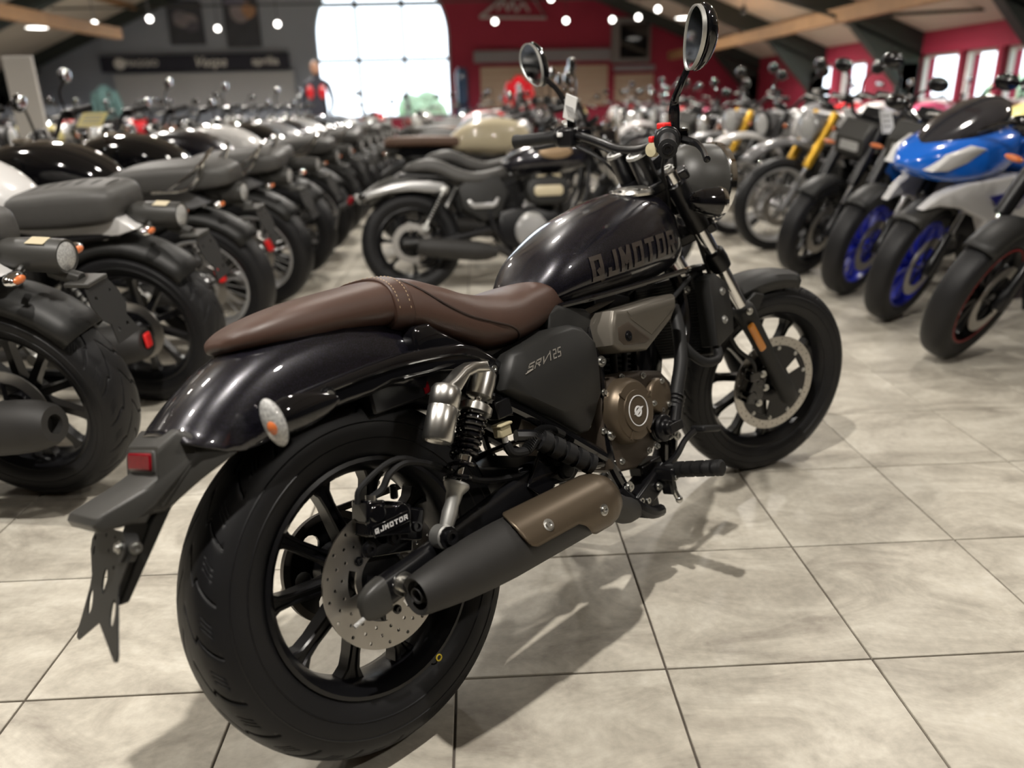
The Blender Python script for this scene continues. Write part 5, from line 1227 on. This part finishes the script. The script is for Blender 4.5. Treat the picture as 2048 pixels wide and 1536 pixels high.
def nkb(root, M):
    NKC[0] = GLB; nk(root, M); NKC[0] = BLUP
def nk(root, M):
    hx, hz = 1.09, .86
    mo = MB().pillow([(hx + .0, hz - .14), (hx + .14, hz - .12), (hx + .17, hz - .02), (hx + .10, hz + .07), (hx - .02, hz + .06)], -.095, .095, .03, 3).build('headlamp', GPL, root, M=M, smooth=45)
    MB().pillow([(hx + .05, hz - .10), (hx + .155, hz - .095), (hx + .165, hz - .04), (hx + .08, hz - .02)], -.06, .06, .01, 2).build('lens', CLR, mo, M=M)
    MB().box((hx - .02, 0, hz + .10), (.06, .12, .07), Matrix.Rotation(-.6, 3, 'Y')).build('gauge', SAT, root, M=M, bev=.01)
    for s in (-1, 1):
        MB().pillow([(.78, .66), (1.02, .58), (1.12, .68), (1.02, .82), (.86, .86)], s*.10, s*.17, .02, 3).build('tank_shroud', NKC[0], root, smooth=45)
        MB().pillow([(.93, .68), (1.02, .66), (1.06, .71), (.98, .77)], s*.165, s*.1725, .004, 2).build('shroud_decal', LWHT, root)
        MB().ell((hx + .05, s*.19, hz - .10), (.02, .04, .013), 12, 8).build('indicator', ORG, root, M=M)
TANK_N = [(.42, .72, .80, .04), (.46, .70, .84, .09), (.56, .68, .90, .14), (.70, .68, .945, .165), (.84, .69, .95, .16), (.94, .72, .92, .13), (1.0, .76, .86, .08)]
SEAT_N = [(-.22, .86, .875, .05), (-.12, .84, .885, .09), (.08, .80, .855, .12), (.12, .775, .83, .13), (.25, .75, .815, .14), (.40, .74, .815, .12), (.45, .75, .79, .07)]
KIN['naked'] = dict(wb=1.38, Rr=.31, Rf=.30, Wr=.17, Wf=.115, na=96, rake=.42, tank=TANK_N, seat=SEAT_N, tankmat=GRYP, tail='sport', head='none', usd=True, fork=SAT, leg_mat=SAT, wheel=BLUW, spokes=10, twin=True, exh=(-1,), ex0=.18, exz=.33, steer=.2, bar_z=.10, bar_x=-.08, extra=(nk,), ff=(50, 130), bar_w=.31)
KIN['naked_black'] = dict(KIN['naked'], wheel=SAT, tankmat=GLB, extra=(nkb,))
def red_edge(root, M):
    wo = [q for q in root.children if q.name.startswith('front_wheel')][0]
    for s in (-1, 1): MB().ring((1.38, s*.0475, .30), (0, 1, 0), [(.204, -.001), (.212, -.001), (.212, .001), (.204, .001)], 56).build('rim_stripe', mat('dull red stripe', (.30, .03, .03), rough=.4), wo, M=M)
KIN['naked_turned'] = dict(KIN['naked_black'], steer=.45, extra=(nkb, red_edge))
def fairing(root, M):
    co = body([(1.60, .775, .79, .02), (1.565, .745, .825, .075), (1.50, .715, .865, .125), (1.40, .70, .90, .165), (1.27, .70, .93, .19), (1.13, .73, .945, .19), (1.04, .77, .93, .16)], 28, 4, .62, .45).build('upper_fairing', BLUP, root, smooth=50)
    body([(1.50, .855, .865, .02), (1.44, .85, .905, .085), (1.32, .88, .975, .13), (1.18, .90, 1.04, .14), (1.10, .93, 1.06, .11), (1.08, .95, 1.05, .07)], 20, 4, .8, .3).build('windscreen', mat('smoked screen', (.025, .025, .03), rough=.12, coat=1), root, smooth=60)
    for s in (-1, 1):
        MB().pillow([(1.56, .765), (1.49, .835), (1.38, .875), (1.31, .86), (1.40, .80), (1.48, .765)], s*.08, s*.186, .01, 2, lambda x, z, y: (x, y*(1 - .9*max(0, x - 1.35)/.25*.4), z)).build('headlamp', WPL, co, smooth=45)
        po = MB().pillow([(1.53, .59), (1.46, .655), (1.34, .705), (1.10, .735), (.92, .73), (.84, .66), (.78, .56), (.86, .46), (1.0, .36), (1.13, .27), (1.22, .25), (1.18, .36), (1.14, .46), (1.20, .54), (1.34, .595), (1.45, .605)], s*.14, s*.205, .012, 3, lambda x, z, y: (x, y*(1 - 1.3*max(0, x - 1.2)), z)).build('side_fairing', WPL, root, smooth=45)
        MB().pillow([(1.22, .65), (.98, .67), (.90, .62), (.98, .575), (1.12, .58)], s*.20, s*.2065, .003, 2).build('side_stripe', NAVY, po)
        m0 = (1.36, s*.15, .93); mo = MB().tube([m0, (1.35, s*.22, .97), (1.34, s*.27, .985)], .009, 8).ell((1.335, s*.32, .99), (.025, .07, .035), 16, 10).build('mirror', GLB, root)
        MB().ell((1.317, s*.32, .99), (.009, .062, .029), 16, 8).build('mirror_glass', GLS, mo)
KIN['sport'] = dict(KIN['naked'], steer=.27, head='none', tankmat=BLUP, extra=(fairing,), bar_z=.0, bar_x=-.12, mirrors=False, cowl=BLUP, wheel=BLUW, ffmat=GPL)
def scr(root, M): pass
KIN['scrambler'] = dict(KIN['bench'], wb=1.45, Rf=.33, Wf=.10, hf=.07, usd=True, fork=GOLD, leg_mat=GRYP, fork_len=.70, head='round', headrim=SILP, head_r=.095, bowl=GRYP, spokes='wire', wheel=SILP, tankmat=GRYP, ff=(45, 130), fgap=.13, ffmat=GRYP, steer=-.12, extra=(), yoke=SILP, twin=True, exh=(-1,))
KIN['trail'] = dict(KIN['scrambler'], fork=SAT, ffmat=WPL, ff=(38, 140), fgap=.15, tankmat=WPL, headrim=SAT, wheel=SILP, leg_mat=SAT)
KIN['standard'] = dict(KIN['roadster'], na=72, tuck=None, sticker=False, reflector=False, tankmat=REDP, cowl=REDP, exh=(-1,), steer=-.25, cylmat=ALUC)
PROTO = {}
def put(kind, x, y, yaw, label, group=None, lean=8, front=False, **mats):
    "x, y: the rear contact (front=True: the front contact) on the floor"
    if kind not in PROTO:
        o = PROTO[kind] = make_bike(KIN[kind]); 
    else: o = clone(PROTO[kind])
    a = math.radians(yaw)
    if front: x, y = x - KIN[kind]['wb']*math.cos(a), y - KIN[kind]['wb']*math.sin(a)
    L = math.radians(lean)
    Wd = KIN[kind]['Wr'] if 'Wr' in KIN[kind] else .15
    o.matrix_world = Matrix.Translation((x, y, .32*math.sin(L)*.11)) @ Matrix.Rotation(a, 4, 'Z') @ Matrix.Rotation(-L, 4, 'X')
    tag(o, label, 'motorcycle', group)
    for ch in o.children:
        b = ch.name.split('.')[0]
        if b in mats: smat(ch, mats[b])
        if b == 'rear_wheel' and 'front_wheel' in mats: smat(ch, mats['front_wheel'])
    return o
# ------------------------------------------------------------------ the showroom rows
rnd = random.Random(11)
# row on the left, tails to the aisle
LROW = [(-1.22, .93), (-1.20, 1.70), (-1.19, 2.43), (-1.16, 3.22), (-1.16, 4.02), (-1.17, 4.82), (-1.18, 5.55), (-1.19, 6.28), (-1.21, 7.0), (-1.22, 7.7), (-1.23, 8.4), (-1.24, 9.1), (-1.25, 9.8), (-1.26, 10.5)]
lk = ['roadster', 'roadster_b', 'bench', 'bench', 'dark', 'bench', 'dark', 'bench', 'dark', 'dark', 'bench', 'dark', 'bench', 'dark', 'dark']
lt = [WPL, WPL, GLB, GLB, GB, WPL, GLB, GRYP, GB, SILP, GLB, GB, GLB, GRYP, GB]
ld = {'roadster': 'roadster with canister tail lamp', 'roadster_b': 'white-tanked roadster with ribbed grey seat', 'bench': 'bench-seat motorcycle with chrome grab rails', 'dark': 'plain black motorcycle'}
for k, (x, y) in enumerate(LROW):
    put(lk[k], x, y, 170 + rnd.uniform(-2, 2), '%s, %s from the camera in the left row' % (ld[lk[k]], ORD[k]), 'left row with tails to the aisle', fuel_tank=lt[k])
# second row further left, heads towards the first
for k in range(10):
    y = 2.6 + k*.95
    kd = ['standard', 'dark', 'classic', 'standard', 'trail', 'dark', 'standard', 'classic', 'dark', 'standard'][k]
    put(kd, -5.6 + rnd.uniform(-.1, .1), y, 12 + rnd.uniform(-4, 4), '%s motorcycle, %s from the front in the second row at far left' % (['red', 'black', 'cream', 'white', 'pale', 'black', 'yellow', 'silver', 'black', 'red'][k], ORD[k]),
        'second row at the far left', fuel_tank=[REDP, GB, CRM, WPL, WPL, GLB, YLP, SILP, GB, REDP][k])
for k in range(6):
    put(['trail', 'sport', 'standard', 'trail', 'naked', 'scrambler', 'sport', 'trail'][k], -8.2 + rnd.uniform(-.1, .1), 4.6 + k*1.1, 172 + rnd.uniform(-4, 4), '%s from the front in the third row at far left, %s' % (ORD[k], ['white trail motorcycle', 'blue sport motorcycle', 'teal-grey motorcycle', 'silver trail motorcycle', 'grey naked motorcycle', 'gold-forked motorcycle', 'blue and white sport motorcycle', 'cream trail motorcycle'][k]),
        'third row at the far left', fuel_tank=[WPL, BLUP, GRYP, SILP, GRYP, WPL, BLUP, CRM][k])
# cruiser behind the foreground one and those beyond it
put('cruiser', -.318, 3.32, 6, 'black cruiser with tan tank badge and silver fender rail behind the foreground one', 'middle group facing right', lean=10)
MID = [('cruiser', -.24, 4.15, GB, 'second black cruiser, right behind the one with silver fender rail'), ('classic', -.42, 4.95, CRM, 'cream-tanked classic with tan brown bench seat in the middle group'),
       ('dark', -.32, 5.75, SILP, 'silver-tanked motorcycle beyond the cream-tanked classic'), ('bench', -.4, 6.5, GRYP, 'grey bench-seat motorcycle two beyond the cream-tanked classic'),
       ('classic', -.3, 7.3, REDP, 'red-tanked classic with brown bench seat in the middle group'), ('dark', -.4, 8.1, GB, 'black motorcycle just beyond the red-tanked classic'),
       ('standard', -.3, 8.9, REDP, 'red standard motorcycle far back in the middle group'), ('bench', -.4, 9.8, WPL, 'white-tanked bench-seat motorcycle far back in the middle group'),
       ('standard', -.4, 10.8, REDP, 'red standard motorcycle before the arched window'), ('trail', -.2, 11.8, WPL, 'white trail motorcycle before the arched window')]
for kd, x, y, m, lab in MID: put(kd, x, y, 8 + rnd.uniform(-3, 3), lab, 'middle group facing right', fuel_tank=m)
# row on the right, front wheels to the aisle
RROW = [('naked_turned', 2.10, 1.83, 189, GLB, 'black naked motorcycle with red-edged front wheel at the right edge'), ('sport', 2.14, 2.45, 203, BLUP, 'blue and white sport motorcycle with blue wheels on the right'),
        ('naked', 2.16, 3.0, 207, GRYP, 'grey naked motorcycle with blue wheels next to the sport one'), ('naked_black', 2.13, 3.56, 205, GLB, 'black-wheeled naked motorcycle beside the one with gold forks'),
        ('scrambler', 2.22, 4.42, 200, GRYP, 'scrambler with gold forks and round headlamp in the right row'), ('trail', 2.15, 5.12, 202, WPL, 'trail motorcycle with white high fender next to the gold-forked scrambler'),
        ('scrambler', 2.12, 5.85, 203, SILP, 'gold-forked motorcycle behind the white-fendered trail motorcycle'), ('standard', 2.12, 6.6, 205, GB, 'black standard motorcycle, eighth from the front in the right row'),
        ('naked_black', 2.1, 7.35, 205, GLB, 'black naked motorcycle, ninth from the front in the right row'), ('standard', 2.1, 8.1, 203, PNK, 'pink-tanked motorcycle, tenth in the right row'),
        ('trail', 2.1, 8.85, 203, WPL, 'white trail motorcycle, eleventh in the right row'), ('standard', 2.1, 9.6, 203, REDP, 'red motorcycle, twelfth in the right row'),
        ('classic', 2.1, 10.4, 203, CRM, 'cream motorcycle, thirteenth in the right row'), ('standard', 2.1, 11.2, 203, GRYP, 'grey motorcycle, fourteenth in the right row')]
for kd, x, y, yaw, m, lab in RROW:
    put(kd, x, y, yaw, lab, 'right row with front wheels to the aisle', front=True, fuel_tank=m)
# rows far behind, towards the gable wall
FC = [REDP, WPL, GB, SILP, REDP, CRM, GLB, WPL, PNK, GRYP, REDP, GB, YLP, WPL]
FN = ['red', 'white', 'black', 'silver', 'red', 'cream', 'black', 'white', 'pink', 'grey', 'red', 'black', 'yellow', 'white']
FK = ['standard', 'trail', 'dark', 'standard', 'classic', 'standard', 'bench', 'standard']
for r, (x0, dx, y, yaw, n, nm) in enumerate(((3.2, .8, 15.4, 262, 4, 'right of the arched window'), (-9.8, .95, 13.6, 275, 7, 'below the dark fascia board'), (-1.8, .85, 14.2, 268, 3, 'in front of the arched window'), (5.2, -.02, 6.6, 175, 0, ''), (.6, .7, 14.6, 264, 4, 'below the tan display panel'))):
    for k in range(n):
        j = (k*3 + r*5) % 14; kd = FK[(k + r*3) % 8]
        put(kd, x0 + dx*k + rnd.uniform(-.06, .06), y + rnd.uniform(-.1, .1), yaw + rnd.uniform(-6, 6), '%s motorcycle, %s from the left in the far row %s' % (FN[j], ORD[k], nm), 'far rows by the gable wall', fuel_tank=FC[j])
for k in range(8):
    y = 4.4 + k*1.05; j = (k*5 + 2) % 14; kd = FK[(k*3 + 1) % 8]
    put(kd, 5.25 + rnd.uniform(-.08, .08), y, 20 + rnd.uniform(-5, 5), '%s motorcycle, %s from the front in the outer row along the right wall' % (FN[j], ORD[k]), 'outer row along the right wall', fuel_tank=FC[j])
# person by the window
def person():
    p = empty('person', 'person in dark jacket with red panels standing left of the arched window', 'person')
    bm_ = MB()
    x, y = -2.59, 13.0
    me = bpy.data.meshes.new('body'); 
    V = [(0, 0, .95), (0, 0, 1.12), (0, 0, 1.32), (0, 0, 1.46), (0, 0, 1.54), (0, -.01, 1.64), (0, -.01, 1.74), (.10, 0, .9), (.11, 0, .5), (.11, .02, .06), (.11, -.1, .03), (-.10, 0, .9), (-.11, 0, .5), (-.11, .02, .06), (-.11, -.1, .03),
         (.19, 0, 1.42), (.25, .0, 1.16), (.22, -.12, .95), (-.19, 0, 1.42), (-.25, 0, 1.16), (-.22, -.12, .95), (.21, -.17, .88), (-.21, -.17, .88)]
    E = [(0, 1), (1, 2), (2, 3), (3, 4), (4, 5), (5, 6), (0, 7), (7, 8), (8, 9), (9, 10), (0, 11), (11, 12), (12, 13), (13, 14), (3, 15), (15, 16), (16, 17), (3, 18), (18, 19), (19, 20), (17, 21), (20, 22)]
    me.from_pydata([(a + x, b + y, c) for a, b, c in V], E, [])
    o = bpy.data.objects.new('body', me); COL.objects.link(o); o.parent = p
    sk = o.modifiers.new('skin', 'SKIN'); R = [.15, .15, .17, .13, .055, .085, .085, .085, .065, .045, .035, .085, .065, .045, .035, .075, .05, .04, .075, .05, .04, .03, .03]
    for v, r in zip(me.skin_vertices[0].data, R): v.radius = (r, r*.8)
    me.skin_vertices[0].data[0].use_root = True
    ss = o.modifiers.new('smooth', 'SUBSURF'); ss.levels = 2; ss.render_levels = 2
    me.materials.append(mat('dark riding clothes', (.02, .022, .035), rough=.7, vary=.2))
    MB().ell((x, y - .015, 1.68), (.078, .095, .115), 20, 14).build('head', mat('skin', (.45, .25, .17), rough=.5), p)
    MB().ell((x, y + .012, 1.715), (.086, .095, .095), 20, 14).build('hair', mat('dark hair', (.03, .02, .015), rough=.6), p)
    for s in (-1, 1): MB().ell((x + s*.10, y - .10, 1.30), (.07, .05, .12), 14, 10).build('jacket_panel', REDP, p)
person()
# clothed stands and loose items near the far wall
for x, y, m, lab in ((-7.9, 17.0, mat('teal cloth', (.12, .22, .22), rough=.8), 'teal riding jacket on a stand below the fascia board'), (1.05, 16.6, REDP, 'red riding jacket on a stand before the tan display panel')):
    e = empty('jacket_stand', lab, 'jacket stand')
    body([(0, 0, 0, 0), ] * 0 or [(0, .0, .01, .01), (1, 0, .01, .01)], 8, 1) if False else None
    MB().lathe((x, y, .9), (0, 0, 1), [(.17, 0), (.18, .15), (.2, .4), (.21, .55), (.12, .64), (.06, .70)], 20).build('jacket', m, e)
    for s in (-1, 1): MB().tube([(x + s*.19, y, 1.46), (x + s*.27, y, 1.2), (x + s*.28, y - .03, .95)], [.08, .065, .05], 12).build('sleeve', m, e)
    MB().cyl((x, y, 0), (x, y, 1.0), .02).lathe((x, y, 0), (0, 0, 1), [(.2, 0), (.2, .02), (.03, .04)], 20).build('stand', SAT, e)
# price cards
def card(x, y, z, yaw, w, h, label, tilt=.3, m=WHT):
    o = empty('price_card', label, 'price card', 'paper price cards on motorcycles')
    Mx = Matrix.Translation((x, y, z)) @ Matrix.Rotation(yaw, 4, 'Z') @ Matrix.Rotation(-tilt, 4, 'X')
    MB().box((0, 0, 0), (w, .002, h)).build('sheet', m, o, M=Mx, smooth=0)
    mb = MB()
    for k in range(3): mb.box((0, -.0015, h*(.25 - .22*k)), (w*.7, .001, h*.08))
    mb.build('print', mat('grey print', (.25, .25, .25), rough=.6), o, M=Mx, smooth=0)
card(2.42, 3.30, .92, .5, .11, .13, 'white card on the grey naked motorcycle with blue wheels')
card(2.50, 3.95, .93, .5, .11, .13, 'white card on the black-wheeled naked motorcycle')
card(2.37, 2.36, .83, .5, .045, .09, 'small grey swing tag hanging on the sport motorcycle', .1, mat('grey card', (.35, .33, .32), rough=.6))
card(-3.05, 3.1, 1.0, -.2, .2, .15, 'cream card standing up on the third motorcycle of the left row', .3, CRM)
card(-2.6, 4.6, 1.02, -.5, .26, .12, 'yellow card lying over the fifth motorcycle of the left row', .7, YLP)
